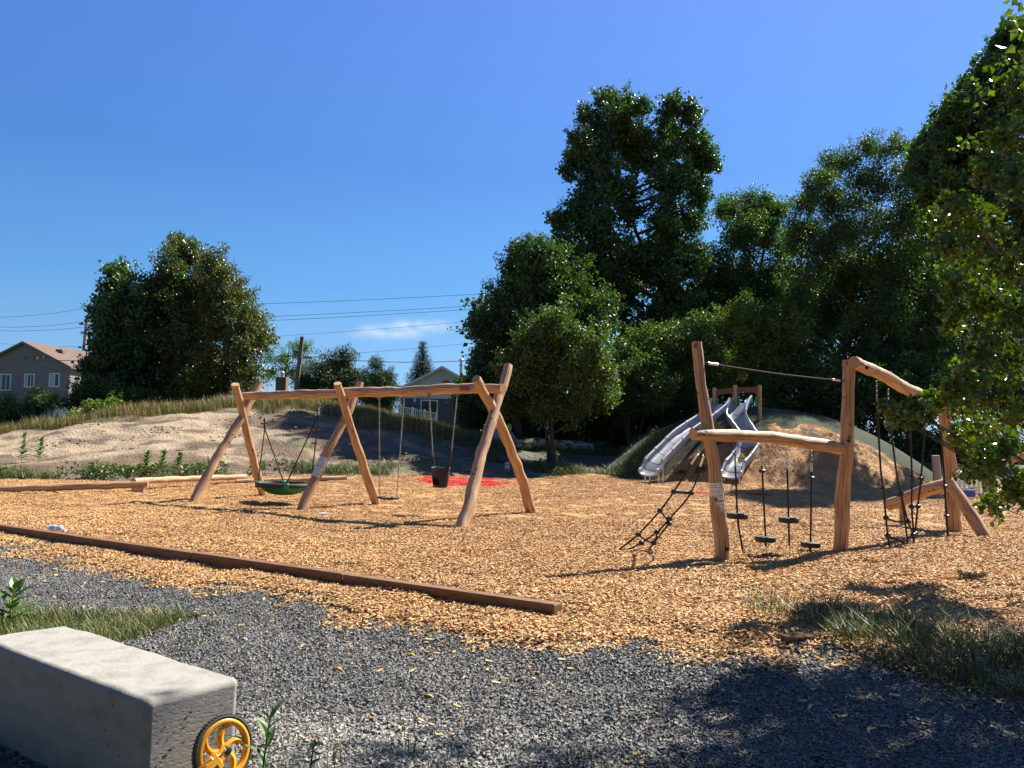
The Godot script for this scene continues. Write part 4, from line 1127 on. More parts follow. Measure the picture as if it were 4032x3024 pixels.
	for j in rows + 1:
		var fy := j / float(rows)
		var yy := 0.02 - 0.34 * fy
		var kx := lerpf(0.205, 0.15, fy * fy)
		var kz := lerpf(0.15, 0.12, fy * fy)
		var row := []
		for k in seg:
			var an := TAU * k / seg
			row.append(o2 + bx * cos(an) * kx + bz * sin(an) * kz + Vector3(0, yy + (0.03 * absf(cos(an)) if j == 0 else 0.0), 0))
		pr.append(row)
	for j in rows:
		for k in seg:
			var an := TAU * (k + 0.5) / seg
			# leg openings through the front and back wall
			if j >= 3 and j <= 5 and absf(cos(an)) < (0.62 if j > 3 else 0.45):
				continue
			var oo := bx * cos(an) + bz * sin(an)
			sh.quad(pr[j][k], pr[j][(k + 1) % seg], pr[j + 1][(k + 1) % seg], pr[j + 1][k], oo)
			var iw := -oo * 0.014
			sh.quad(pr[j][k] + iw, pr[j][(k + 1) % seg] + iw, pr[j + 1][(k + 1) % seg] + iw, pr[j + 1][k] + iw, -oo)
	for k in seg:
		sh.tri(pr[rows][k], pr[rows][(k + 1) % seg], o2 - Vector3(0, 0.33, 0))
	part(bk, "seat_shell", sh, M.rubber)
	var lip := Geo.new()
	var lp := PackedVector3Array()
	for k in seg + 1:
		lp.append(pr[0][k % seg])
	lip.tube(lp, radii(lp.size(), 0.024, 0.024), 6, null, 0.0, false)
	part(bk, "rim", lip, M.rubber)

# two sheets of print wrapped on a post between heights (fractions of the path)
func notice(t: Node3D, key: String, f0: float, f1: float, r: float, sheets: int) -> void:
	var p := smooth(path(key), 0.02)
	for i in sheets:
		var a := lerpf(f0, f1, i / float(sheets))
		var b := lerpf(f0, f1, (i + 0.90) / sheets)
		var g := Geo.new()
		var ink := Geo.new()
		var n := 9
		var p0 := p[int(a * (p.size() - 1))]
		var p1 := p[int(b * (p.size() - 1))]
		var d := (p1 - p0).normalized()
		var f := Vector3(0, 1.65, 0) - p0
		f = (f - d * f.dot(d)).normalized()
		var s := d.cross(f)
		for k in n:
			var a0 := -1.15 + 2.3 * k / n
			var a1 := -1.15 + 2.3 * (k + 1) / n
			var o0 := f * cos(a0) + s * sin(a0)
			var o1 := f * cos(a1) + s * sin(a1)
			g.quad(p0 + o0 * r, p0 + o1 * r, p1 + o1 * r, p1 + o0 * r, o0)
			for row in 7:
				if rng.randf() < 0.75 and k > 0 and k < n - 1:
					var y0 := lerpf(0.12, 0.84, row / 6.0)
					ink.quad(p0.lerp(p1, y0) + o0 * (r + 0.002), p0.lerp(p1, y0) + o1 * (r + 0.002), p0.lerp(p1, y0 + 0.035) + o1 * (r + 0.002), p0.lerp(p1, y0 + 0.035) + o0 * (r + 0.002), o0)
		var sheet := part(t, "notice_sheet", g, M.label)
		part(sheet, "print", ink, M.print).set_meta("kind", "stuff")

func climber() -> void:
	var t := thing("log_climber", "peeled log climbing frame of three leaning posts joined by wavy beams", "climbing frame", Vector3(4.7, gh(4.7, -11.8), -11.8))
	wood_log(t, "post", "cl", 0.10, 0.064)
	wood_log(t, "post", "cm", 0.10, 0.085)
	wood_log(t, "post", "cr", 0.125, 0.095)
	wood_log(t, "low_beam", "lowbeam", 0.078, 0.085)
	wood_log(t, "high_beam", "highbeam", 0.088, 0.095)
	wood_log(t, "brace", "brace", 0.10, 0.095)
	wood_log(t, "balance_log", "raillog", 0.105, 0.115)
	for q in [[path("cl")[2] + Vector3(0, -0.10, 0), 0.092], [path("cm")[2] + Vector3(0.03, 0.05, 0), 0.10], [path("brace")[0] + Vector3(-0.06, -0.12, 0), 0.115], [path("highbeam")[0] + Vector3(0.22, -0.06, -0.1), 0.09], [path("cl")[0] + Vector3(0.05, 0.18, 0), 0.105]]:
		var g := Geo.new()
		var d := (Vector3(0, 1.65, 0) - (q[0] as Vector3)).normalized()
		disc(g, (q[0] as Vector3) + d * float(q[1]), d, 0.026, 0.02)
		part(t, "bolt", g, M.bolt)
	# peg under the sloping log's free end
	var rl := path("raillog")
	var peg := rl[1].lerp(rl[2], 0.55)
	var pg := Geo.new()
	pg.tube(PackedVector3Array([Vector3(peg.x, gh(peg.x, peg.z) - 0.1, peg.z), peg - Vector3(0, 0.05, 0)]), PackedFloat32Array([0.06, 0.055]), 10)
	part(t, "peg", pg, M.wood)
	notice(t, "cl", 0.20, 0.37, 0.094, 2)
	var cb := path("cable")
	var g := Geo.new()
	rope_tube(g, PackedVector3Array([cb[0], cb[0].lerp(cb[1], 0.5) - Vector3(0, 0.02, 0), cb[1]]), 0.011)
	var cab := part(t, "cable", g, M.rope)
	for k in [[0.02, 0.085], [0.91, 0.97]]:
		var e := Geo.new()
		e.tube(PackedVector3Array([cb[0].lerp(cb[1], k[0]), cb[0].lerp(cb[1], k[1])]), PackedFloat32Array([0.017, 0.017]), 8)
		part(cab, "ferrule", e, M.steel)
	# hanging rope steps
	var step_names := ["rope with one dark step and no bead, by the post with notices", "rope with oval bead above a low dark step", "rope with one dark step hanging above the longest free tail", "rope with oval bead and lowest step, by the knotted middle post"]
	for i in 4:
		var p := path("step%d" % i)
		var h := thing("rope_step", step_names[i], "rope step", p[p.size() - 1], "rope steps under the low beam")
		var ch := Geo.new()
		var a := p[0]
		var b := p[0].lerp(p[1], 0.45)
		chain(ch, a, b, 0.045)
		part(h, "chain", ch, M.chain)
		var f := Geo.new()
		f.tube(PackedVector3Array([b, b - Vector3(0, 0.12, 0)]), PackedFloat32Array([0.016, 0.016]), 8)
		part(h, "ferrule", f, M.steel)
		var r := Geo.new()
		var q := PackedVector3Array([b - Vector3(0, 0.1, 0)])
		for k in range(1, p.size()):
			q.append(p[k])
		rope_tube(r, q, 0.013)
		part(h, "rope", r, M.rope)
		var si := 2
		var sg := Geo.new()
		var pr := PackedVector2Array([Vector2(0.01, -0.036), Vector2(0.12, -0.036), Vector2(0.134, -0.024), Vector2(0.134, 0.024), Vector2(0.12, 0.036), Vector2(0.01, 0.036)])
		sg.lathe(pr, 22, Transform3D(Basis(Vector3(0, 0, 1), rng.randf_range(-0.03, 0.03)), p[si]))
		part(h, "step", sg, M.timber_dark)
		if i % 2 == 1:
			var bg := Geo.new()
			knob(bg, p[1], 0.052, 0.55)
			part(h, "bead", bg, M.black)
		var tail := Geo.new()
		tail.tube(PackedVector3Array([p[p.size() - 1] + Vector3(0, 0.09, 0), p[p.size() - 1]]), PackedFloat32Array([0.016, 0.016]), 8)
		part(h, "tail_end", tail, M.steel if i != 3 else M.rope)
	# slanting net off the low beam's end
	var n := thing("rope_ladder", "slanting black rope ladder net from low beam down to chips", "rope net", path("na")[6])
	for k in ["na", "nb", "nc", "ne", "nf", "ng", "ni"]:
		var r := Geo.new()
		var p := path(k)
		var q := PackedVector3Array()
		for i in p.size():
			if not (k in ["na", "nb"] and i == 0):
				q.append(p[i])
		rope_tube(r, q, 0.012)
		part(n, "rope", r, M.rope)
	var bar := Geo.new()
	bar.tube(path("nd"), PackedFloat32Array([0.022, 0.022]), 8)
	part(n, "rung", bar, M.black)
	for k in ["na", "nb"]:
		var ch2 := Geo.new()
		chain(ch2, path(k)[0], path(k)[1], 0.045)
		part(n, "chain", ch2, M.chain)
		var fr := Geo.new()
		var d := (path(k)[2] - path(k)[1]).normalized()
		fr.tube(PackedVector3Array([path(k)[1] - d * 0.03, path(k)[1] + d * 0.13]), PackedFloat32Array([0.017, 0.017]), 8)
		part(n, "ferrule", fr, M.steel)
	var sb := Geo.new()
	sb.tube(PackedVector3Array([path("nh")[0], path("nh")[2]]), PackedFloat32Array([0.008, 0.008]), 6)
	part(n, "anchor_rod", sb, M.steel)
	for p in [path("na")[2], path("na")[3], path("na")[4], path("na")[5], path("nb")[2], path("nb")[3], path("nb")[4], path("nb")[5], path("nc")[1], path("nc")[2]]:
		var k := Geo.new()
		knob(k, p, 0.042, 0.85)
		part(n, "connector", k, M.black)
	# standing net between the middle and the far post
	var w := thing("climbing_net", "tangled black climbing net hanging under the high sloping beam", "rope net", path("ra")[5])
	for k in ["ra", "rb", "rc", "rd", "re", "rg", "rh", "ri"]:
		var r := Geo.new()
		rope_tube(r, path(k), 0.014)
		part(w, "rope", r, M.rope)
	for k in ["ra", "rb", "rd", "re"]:
		var cw := Geo.new()
		var p := path(k)[0]
		chain(cw, p + Vector3(0, 0.28, 0), p, 0.045)
		part(w, "chain", cw, M.chain)
	for p in [path("ra")[2], path("ra")[3], path("ra")[4], path("ra")[5], path("rb")[2], path("rb")[3], path("rb")[4], path("rb")[5], path("rd")[1], path("rd")[2], path("re")[1], path("re")[2], path("re")[3], path("rd")[3]]:
		var k := Geo.new()
		knob(k, p, 0.046, 0.8)
		part(w, "connector", k, M.black)
	var sr := thing("climbing_rope", "single black rope with two clamps in front of braced post", "rope", path("rf")[4])
	var r5 := Geo.new()
	rope_tube(r5, path("rf"), 0.017)
	part(sr, "rope", r5, M.rope)
	for i in [2, 3]:
		var k := Geo.new()
		knob(k, path("rf")[i], 0.05, 0.45)
		part(sr, "clamp", k, M.black)

func slide(key: String, label: String) -> void:
	var c := smooth(path(key), 0.18)
	var n := c.size()
	# run the last stretch out nearly level
	for i in n:
		var f := i / (n - 1.0)
		if f > 0.86:
			c[i].y = lerpf(c[i].y, c[int(0.86 * (n - 1))].y - 0.40, ss(0.86, 1.0, f))
	var t := thing("slide", label, "slide", Vector3(c[n - 1].x, gh(c[n - 1].x, c[n - 1].z), c[n - 1].z), "wave slides down the turf mound")
	var prof := []
	for k in 13:
		var a := PI * k / 12.0
		prof.append(Vector2(-cos(a) * 0.34 * (1.0 + 0.06 * sin(a)), 0.27 - 0.30 * pow(sin(a), 0.6)))
	var g := Geo.new()
	var under := Geo.new()
	var L := PackedVector3Array()
	var R := PackedVector3Array()
	var rows := []
	for i in n:
		var d := (c[mini(i + 1, n - 1)] - c[maxi(i - 1, 0)]).normalized()
		var s := d.cross(Vector3.UP).normalized()
		var u := s.cross(d).normalized()
		var f := i / (n - 1.0)
		var wall := lerpf(1.0, 0.72, ss(0.88, 1.0, f))
		var row := []
		for q in prof:
			row.append(c[i] + s * q.x + u * (q.y * wall))
		rows.append(row)
		L.append(row[0]); R.append(row[12])
	for i in n:
		for k in 13:
			var a: Vector3 = rows[mini(i + 1, n - 1)][k] - rows[maxi(i - 1, 0)][k]
			var b: Vector3 = rows[i][mini(k + 1, 12)] - rows[i][maxi(k - 1, 0)]
			var nn := b.cross(a).normalized()
			if nn.y < 0.0 and k > 2 and k < 10: nn = -nn
			var to: Vector3 = c[i] + Vector3(0, 0.6, 0) - rows[i][k]
			if nn.dot(to) < 0.0: nn = -nn
			g.vert(rows[i][k], nn, Vector2(k * 0.07, i * 0.18))
			under.vert(rows[i][k] - nn * 0.03, -nn, Vector2(k * 0.07, i * 0.18))
	for i in n - 1:
		for k in 12:
			var a := i * 13 + k
			g.face(a, a + 1, a + 14); g.face(a, a + 14, a + 13)
			under.face(a, a + 1, a + 14); under.face(a, a + 14, a + 13)
	part(t, "trough", g, M.slide)
	part(t, "underside", under, M.slide)
	for e in [L, R]:
		var rg := Geo.new()
		rg.tube(e, radii(n, 0.045, 0.045), 8)
		var rail := part(t, "rim", rg, M.rim)
		for j in [0.18, 0.38, 0.6, 0.74, 0.86]:
			var i := int(j * (n - 1))
			var k := Geo.new()
			k.tube(PackedVector3Array([e[i], e[i + 1]]), PackedFloat32Array([0.06, 0.06]), 8)
			part(rail, "coupling", k, M.rim)
	var lipg := Geo.new()
	var lp := PackedVector3Array()
	for k in 13:
		lp.append(rows[n - 1][k])
	lipg.tube(lp, radii(13, 0.035, 0.035), 6)
	part(t, "lip", lipg, M.rim)
	for j in [0.18, 0.38, 0.6, 0.74, 0.86, 0.93]:
		var i := int(j * (n - 1))
		var k := Geo.new()
		for q in 12:
			var a: Vector3 = rows[i][q]; var b: Vector3 = rows[i][q + 1]; var e2: Vector3 = rows[i + 1][q + 1]; var e3: Vector3 = rows[i + 1][q]
			var nn := (b - a).cross(e3 - a).normalized()
			if nn.dot(c[i] + Vector3(0, 0.6, 0) - a) < 0.0: nn = -nn
			nn *= 0.004
			var fr := 0.22
			k.quad(a + nn, b + nn, b.lerp(e2, fr) + nn, a.lerp(e3, fr) + nn, nn)
		part(t, "seam", k, M.seam)
	for q in [[0.97, -0.26], [0.97, 0.26], [0.90, -0.26], [0.90, 0.26]]:
		var i := int(q[0] * (n - 1))
		var d := (c[i] - c[i - 1]).normalized()
		var s := d.cross(Vector3.UP).normalized()
		var p: Vector3 = c[i] + s * q[1]
		var k := Geo.new()
		k.tube(PackedVector3Array([Vector3(p.x, gh(p.x, p.z) - 0.1, p.z), p]), PackedFloat32Array([0.025, 0.025]), 8)
		part(t, "leg", k, M.steel)
	var bar := Geo.new()
	var i2 := int(0.93 * (n - 1))
	var s2 := (c[i2] - c[i2 - 1]).normalized().cross(Vector3.UP).normalized()
	bar.tube(PackedVector3Array([c[i2] - s2 * 0.34 - Vector3(0, 0.06, 0), c[i2] + s2 * 0.34 - Vector3(0, 0.06, 0)]), PackedFloat32Array([0.025, 0.025]), 8)
	part(t, "bracket", bar, M.steel)

func slide_gate() -> void:
	var p := path("gatepost")
	var t := thing("slide_gate", "brown and green entry gate of three posts above slides", "gate", Vector3(p[1].x, gh(p[1].x, p[1].z), p[1].z))
	for q in p:
		var g := Geo.new()
		g.tube(PackedVector3Array([Vector3(q.x, gh(q.x, q.z) - 0.3, q.z), q]), PackedFloat32Array([0.075, 0.07]), 12)
		part(t, "post", g, M.wood)
	for i in 2:
		var a := p[i]; var b := p[i + 1]
		var w := a.distance_to(b) - 0.13
		var x := (b - a).normalized()
		var y := Vector3.UP
		var z := x.cross(y).normalized()
		var o := a.lerp(b, 0.5)
		# arched board: outline with an opening, extruded
		var g := Geo.new()
		var top := -0.08
		var pts := []
		for k in 13:
			var u := -1.0 + k / 6.0
			var low := -0.28 - 0.14 * ss(0.62, 1.0, absf(u))
			pts.append([o + x * u * w * 0.5 + y * top, o + x * u * w * 0.5 + y * low])
		for k in 12:
			for s in [-0.02, 0.02]:
				g.quad(pts[k][0] + z * s, pts[k + 1][0] + z * s, pts[k + 1][1] + z * s, pts[k][1] + z * s, z * s)
			g.quad(pts[k][0] - z * 0.02, pts[k + 1][0] - z * 0.02, pts[k + 1][0] + z * 0.02, pts[k][0] + z * 0.02, y)
			g.quad(pts[k][1] - z * 0.02, pts[k + 1][1] - z * 0.02, pts[k + 1][1] + z * 0.02, pts[k][1] + z * 0.02, -y)
		part(t, "arch_board", g, M.gatebrown)
		for s in [-1.0, 1.0]:
			var k := Geo.new()
			k.box(o + x * s * (w * 0.5 - 0.055) + y * -0.62, Vector3(0.055, 0.2, 0.018), 0.004, Basis(x, y, z))
			part(t, "green_panel", k, M.gategreen)

func balance_beams() -> void:
	var d := [["balA", 0.088, 0.082, [0.05, 0.94], "weathered log balance beam with its square foot showing beneath one end"], ["balB", 0.082, 0.078, [0.05, 0.93], "pale log balance beam with one end raised on the weathered beam"], ["balC", 0.08, 0.075, [0.06, 0.93], "short pale log balance beam ending behind the nest swing"]]
	for q in d:
		var p := path(q[0])
		var mid := p[p.size() / 2]
		var t := thing("balance_beam", q[4], "balance beam", Vector3(mid.x, gh(mid.x, mid.z), mid.z), "log balance beams in a zigzag")
		part_mesh(t, "log", log_mesh(p, q[1], q[2]))
		var s := smooth(p, 0.1)
		for f in q[3]:
			var c := s[int(f * (s.size() - 1))]
			var g := Geo.new()
			var low := gh(c.x, c.z) - 0.15
			var hi: float = c.y - q[1] * 0.7
			g.box(Vector3(c.x, (low + hi) * 0.5, c.z), Vector3(0.10, (hi - low) * 0.5, 0.09), 0.008, Basis(Vector3.UP, 0.2))
			part(t, "foot", g, M.wood_end)

# ------------------------------------------------------------------ foreground things
func edging() -> void:
	var dir := Vector3(-0.841, 0, -0.541)
	var side := Vector3(0.541, 0, -0.841)
	var at := Vector3(0.40, 0, -7.22) + side * 0.07
	var lab := ["end piece of the brown timber edging with bare sawn end", "brown edging timber with a grass tuft at its joint", "brown edging timber between the grass tuft and crushed bottle", "brown edging timber behind the crushed clear bottle", "far brown edging timber running past the gravel's edge"]
	var len_ := [2.5, 2.45, 2.5, 2.45, 3.6]
	for i in 5:
		var a := at
		var b: Vector3 = at + dir * len_[i]
		at = b + dir * 0.012 + side * rng.randf_range(-0.008, 0.008)
		var m := a.lerp(b, 0.5)
		var y := 0.165 + rng.randf_range(-0.006, 0.006)
		var t := thing("edging_timber", lab[i], "timber", Vector3(m.x, y - 0.1, m.z), "timber edging along the chips")
		var g := Geo.new()
		g.box(Vector3(m.x, y, m.z), Vector3(a.distance_to(b) * 0.5, 0.075, 0.07), 0.009, Basis(dir, Vector3.UP, dir.cross(Vector3.UP)))
		part(t, "beam", g, M.timber)
		for k in [0.12, 0.88]:
			var q := a.lerp(b, k) - side * 0.071
			var w := Geo.new()
			disc(w, Vector3(q.x, y + 0.01, q.z), side, 0.011, 0.006)
			part(t, "screw", w, M.bolt)
	var c := Geo.new()
	var d := thing("edging_timber", "short dark timber stub half hidden by shaded grass", "timber", Vector3(2.35, 0.1, -6.55), "timber edging along the chips")
	c.box(Vector3(2.35, 0.13, -6.5), Vector3(0.26, 0.07, 0.07), 0.008, Basis(Vector3.UP, 0.35))
	part(d, "beam", c, M.timber)

func block() -> void:
	var e := Vector3(0.596, 0, -0.803)
	var l := Vector3(-0.803, 0, -0.596)
	var n := Vector3(-1.545, 0.5, -3.625)
	var half := Vector3(0.235, 0.30, 0.86)
	var c := n + e * half.x + l * half.z
	c.y = 0.5 - half.y
	var t := thing("concrete_block", "pale cast concrete barrier block with rounded edges and air holes", "concrete block", Vector3(c.x, 0, c.z))
	# rounded, slightly uneven box: cube faces pushed onto a rounded box
	var g := Geo.new()
	var bs := Basis(e, Vector3.UP, l)
	var r := 0.035
	var res := [Vector2i(14, 44), Vector2i(16, 44), Vector2i(14, 16)]
	for ax in 3:
		var p := (ax + 1) % 3
		var q := (ax + 2) % 3
		var np_: int = [40, 44, 28][ax]
		var nq: int = [60, 28, 40][ax]
		for s in [-1.0, 1.0]:
			var first := g.v.size()
			for i in np_ + 1:
				for j in nq + 1:
					var v := Vector3.ZERO
					v[ax] = s * half[ax]
					v[p] = half[p] * spread_even(i, np_, half[p], r)
					v[q] = half[q] * spread_even(j, nq, half[q], r)
					var inner := Vector3(clampf(v.x, -half.x + r, half.x - r), clampf(v.y, -half.y + r, half.y - r), clampf(v.z, -half.z + r, half.z - r))
					var nn := (v - inner)
					nn = nn.normalized() if nn.length() > 1e-6 else v.normalized()
					var w := inner + nn * r
					w += nn * 0.006 * nz.get_noise_3d(w.x * 60.0, w.y * 60.0, w.z * 60.0)
					if absf(v.y) > half.y - r * 1.2:
						w += nn * 0.010 * nz.get_noise_3d(w.x * 110.0, w.y * 40.0, w.z * 110.0)
					g.vert(c + bs * w, bs * nn)
			for i in np_:
				for j in nq:
					var a := first + i * (nq + 1) + j
					g.face(a, a + 1, a + nq + 2); g.face(a, a + nq + 2, a + nq + 1)
	part(t, "body", g, M.concrete)
	# open air holes on the cast faces
	var h := Geo.new()
	for i in 110:
		var end := i < 60
		var p := Vector3(rng.randf_range(-0.2, 0.2), rng.randf_range(-0.28, 0.24), -half.z) if end else Vector3(-half.x, rng.randf_range(-0.28, 0.24), rng.randf_range(-0.8, 0.8))
		var o := c + bs * p
		var ax := -l if end else -e
		var u := Vector3.UP
		var s := ax.cross(u)
		var rr := rng.randf_range(0.0012, 0.0042) * (1.6 if rng.randf() < 0.15 else 1.0)
		var st := rng.randf_range(0.7, 2.2)
		var ring := []
		for k in 7:
			var an := TAU * k / 7
			ring.append(o + ax * 0.0045 + (s * cos(an) * rr * st + u * sin(an) * rr) * rng.randf_range(0.7, 1.25))
		for k in 7:
			h.tri(o + ax * 0.0015, ring[k], ring[(k + 1) % 7])
	part(t, "air_holes", h, M.pit).set_meta("kind", "stuff")

func spread_even(i: int, n: int, h: float, r: float) -> float:
	# denser samples in the rounded corners
	var k := 5
	if i <= k: return -1.0 + (r / h) * i / float(k)
	if i >= n - k: return 1.0 - (r / h) * (n - i) / float(k)
	return lerpf(-1.0 + r / h, 1.0 - r / h, (i - k) / float(n - 2 * k))

func measuring_wheel() -> void:
	var c: Vector3 = path("wheel")[0]
	var nrm := Vector3(0.805, 0.16, 0.593).normalized()
	var e1 := Vector3(0.596, 0, -0.803)
	e1 = (e1 - nrm * nrm.dot(e1)).normalized()
	var up := nrm.cross(e1)
	if up.y < 0: up = -up
	var xf := Transform3D(Basis(e1, nrm, e1.cross(nrm)), c)
	var t := thing("measuring_wheel", "orange spoked measuring wheel with black tyre against the concrete block", "measuring wheel", c - Vector3(0, 0.15, 0))
	var R := 0.142
	var ty := Geo.new()
	ty.torus(R, 0.0095, 64, 10, xf, 1.5)
	for k in 60:
		var a := TAU * k / 60.0
		var o := e1 * cos(a) + up * sin(a)
		ty.box(c + o * (R + 0.0085), Vector3(0.0035, 0.0022, 0.011), 0.0, Basis(o.cross(nrm), o, nrm))
	var tyre := part(t, "tyre", ty, M.tyre)
	tyre.set_meta("label", "black rubber tyre with fine tread")
	var rim := Geo.new()
	rim.torus(R - 0.020, 0.0150, 64, 10, xf, 1.2)
	part(t, "rim", rim, M.orange)
	for s in 5:
		var g := Geo.new()
		var base := 0.62 + TAU * s / 5.0
		var rows := []
		for i in 9:
			var f := i / 8.0
			var rr := lerpf(0.022, R - 0.026, f)
			var a := base - 0.75 * f * f
			var w := lerpf(0.012, 0.027, f * f) + 0.004 * (1.0 - f)
			var o := e1 * cos(a) + up * sin(a)
			var tg := (up * cos(a) - e1 * sin(a))
			rows.append([c + o * rr - tg * w * 0.9 + nrm * 0.004, c + o * rr + nrm * 0.010, c + o * rr + tg * w * 0.9 + nrm * 0.004, c + o * rr + tg * w * 0.9 - nrm * 0.007, c + o * rr - tg * w * 0.9 - nrm * 0.007])
		for i in 8:
			for k in 5:
				var a: Vector3 = rows[i][k]; var b: Vector3 = rows[i][(k + 1) % 5]
				var d: Vector3 = rows[i + 1][(k + 1) % 5]; var e: Vector3 = rows[i + 1][k]
				var mid: Vector3 = (rows[i][1] + rows[i][3] + rows[i][4]) / 3.0
				g.quad(a, b, d, e, (a + b) * 0.5 - mid)
		part(t, "spoke", g, M.orange)
	var hub := Geo.new()
	disc(hub, c, nrm, 0.026, 0.022)
	part(t, "hub", hub, M.orange)
	var cap := Geo.new()
	cap.lathe(PackedVector2Array([Vector2(0.0185, 0.0), Vector2(0.0185, 0.022), Vector2(0.015, 0.026), Vector2(0.0005, 0.0265)]), 20, Transform3D(xf.basis, c + nrm * 0.016))
	part(t, "hub_cap", cap, M.black)
	# counter housing beside the hub and the fork down to the folded handle
	var dn := (-e1 * 0.86 - up * 0.50).normalized()
	var ac := nrm.cross(dn)
	var hs := Geo.new()
	hs.box(c + dn * 0.105 + nrm * 0.028, Vector3(0.060, 0.040, 0.020), 0.010, Basis(dn, ac, nrm))
	hs.box(c + dn * 0.035 + nrm * 0.026, Vector3(0.035, 0.026, 0.012), 0.007, Basis(dn, ac, nrm))
	hs.box(c + dn * 0.14 - up * 0.07 + nrm * 0.024, Vector3(0.05, 0.05, 0.024), 0.010, Basis(dn, ac, nrm))
	var hp := part(t, "housing", hs, M.orange)
	var win := Geo.new()
	win.box(c + dn * 0.10 + nrm * 0.0485 + ac * 0.010, Vector3(0.026, 0.010, 0.0015), 0.001, Basis(dn, ac, nrm))
	part(hp, "counter_window", win, M.glass)
	var sw := Geo.new()
	var k0 := c + nrm * 0.045
	for side in [0.016, -0.016]:
		var u2: Vector3 = ac * side
		rope_tube(sw, PackedVector3Array([k0 + dn * 0.005 + u2, k0 + dn * 0.028 + u2 * 1.2]), 0.0022)
		for i in 5:
			sw.torus(0.0045, 0.0012, 10, 4, Transform3D(Basis(ac, dn, nrm), k0 + dn * (0.008 + i * 0.004) + u2 * 1.1))
	rope_tube(sw, PackedVector3Array([k0 + dn * 0.03 + ac * -0.018, k0 + dn * 0.085 + up * 0.03 - e1 * 0.01, k0 - e1 * 0.118 + up * 0.022, k0 - e1 * 0.130 + up * 0.008, k0 - e1 * 0.122 - up * 0.02, k0 - e1 * 0.085 - up * 0.085, k0 - e1 * 0.075 - up * 0.14]), 0.0022)
	rope_tube(sw, PackedVector3Array([k0 + dn * 0.03 + ac * 0.018, k0 - e1 * 0.03 - up * 0.045, k0 - e1 * 0.038 - up * 0.09, k0 - e1 * 0.04 - up * 0.14]), 0.0024)
	part(t, "kickstand", sw, M.steel)
	var hd := Geo.new()
	rope_tube(hd, PackedVector3Array([c + dn * 0.15 - up * 0.06, Vector3(c.x - 0.22, 0.05, c.z + 0.26)]), 0.014, 10)
	part(t, "handle", hd, M.steel)

func bottle(label: String, at: Vector3, turn: float, s: float) -> void:
	var t := thing("plastic_bottle", label, "bottle", at, "crushed plastic bottles")
	var g := Geo.new()
	var d := Vector3(cos(turn), 0, sin(turn))
	var pr := [[0.0, 0.026], [0.02, 0.033], [0.05, 0.030], [0.09, 0.034], [0.13, 0.027], [0.17, 0.033], [0.19, 0.024], [0.215, 0.012], [0.24, 0.012]]
	var p := PackedVector3Array()
	var r := PackedFloat32Array()
	for q in pr:
		p.append(at + Vector3(0, 0.032 * s, 0) + d * (q[0] - 0.12) * s)
		r.append(q[1] * s)
	g.tube(p, r, 10, nz, 1.2)
	part(t, "body", g, M.clear)
	var l := Geo.new()
	l.tube(PackedVector3Array([p[2], p[3], p[4]]), PackedFloat32Array([0.0325 * s, 0.036 * s, 0.030 * s]), 10, nz, 0.8, false)
	part(t, "label_band", l, M.paper)
	var k := Geo.new()
	k.tube(PackedVector3Array([p[8], p[8] + d * 0.018 * s]), PackedFloat32Array([0.015 * s, 0.015 * s]), 10)
	part(t, "cap", k, M.white)

# ------------------------------------------------------------------ beyond the playground
func window(t: Node3D, o: Vector3, x: Vector3, w: float, h: float, panes: Array) -> void:
	# o centre of the opening on the wall, x along the wall; panes: list of [share, material]
	var z := x.cross(Vector3.UP).normalized()
	if z.z < 0: z = -z
	var bs := Basis(x, Vector3.UP, z)
	var f := Geo.new()
	for s in [-1.0, 1.0]:
		f.box(o + x * s * w * 0.5 + z * 0.03, Vector3(0.05, h * 0.5 + 0.05, 0.05), 0.0, bs)
		f.box(o + Vector3.UP * s * h * 0.5 + z * 0.03, Vector3(w * 0.5 - 0.052, 0.05, 0.048), 0.0, bs)
	var fr := part(t, "window", f, M.white)
	var at := -0.5
	for q in panes:
		var g := Geo.new()
		g.box(o + x * (at + q[0] * 0.5) * w + z * 0.012, Vector3(q[0] * w * 0.5 - 0.02, h * 0.5 - 0.04, 0.008), 0.0, bs)
		part(fr, "pane", g, q[1])
		at += q[0]
		if at < 0.49:
			var m := Geo.new()
			m.box(o + x * at * w + z * 0.03, Vector3(0.03, h * 0.5 - 0.052, 0.03), 0.0, bs)
			part(fr, "mullion", m, M.white)

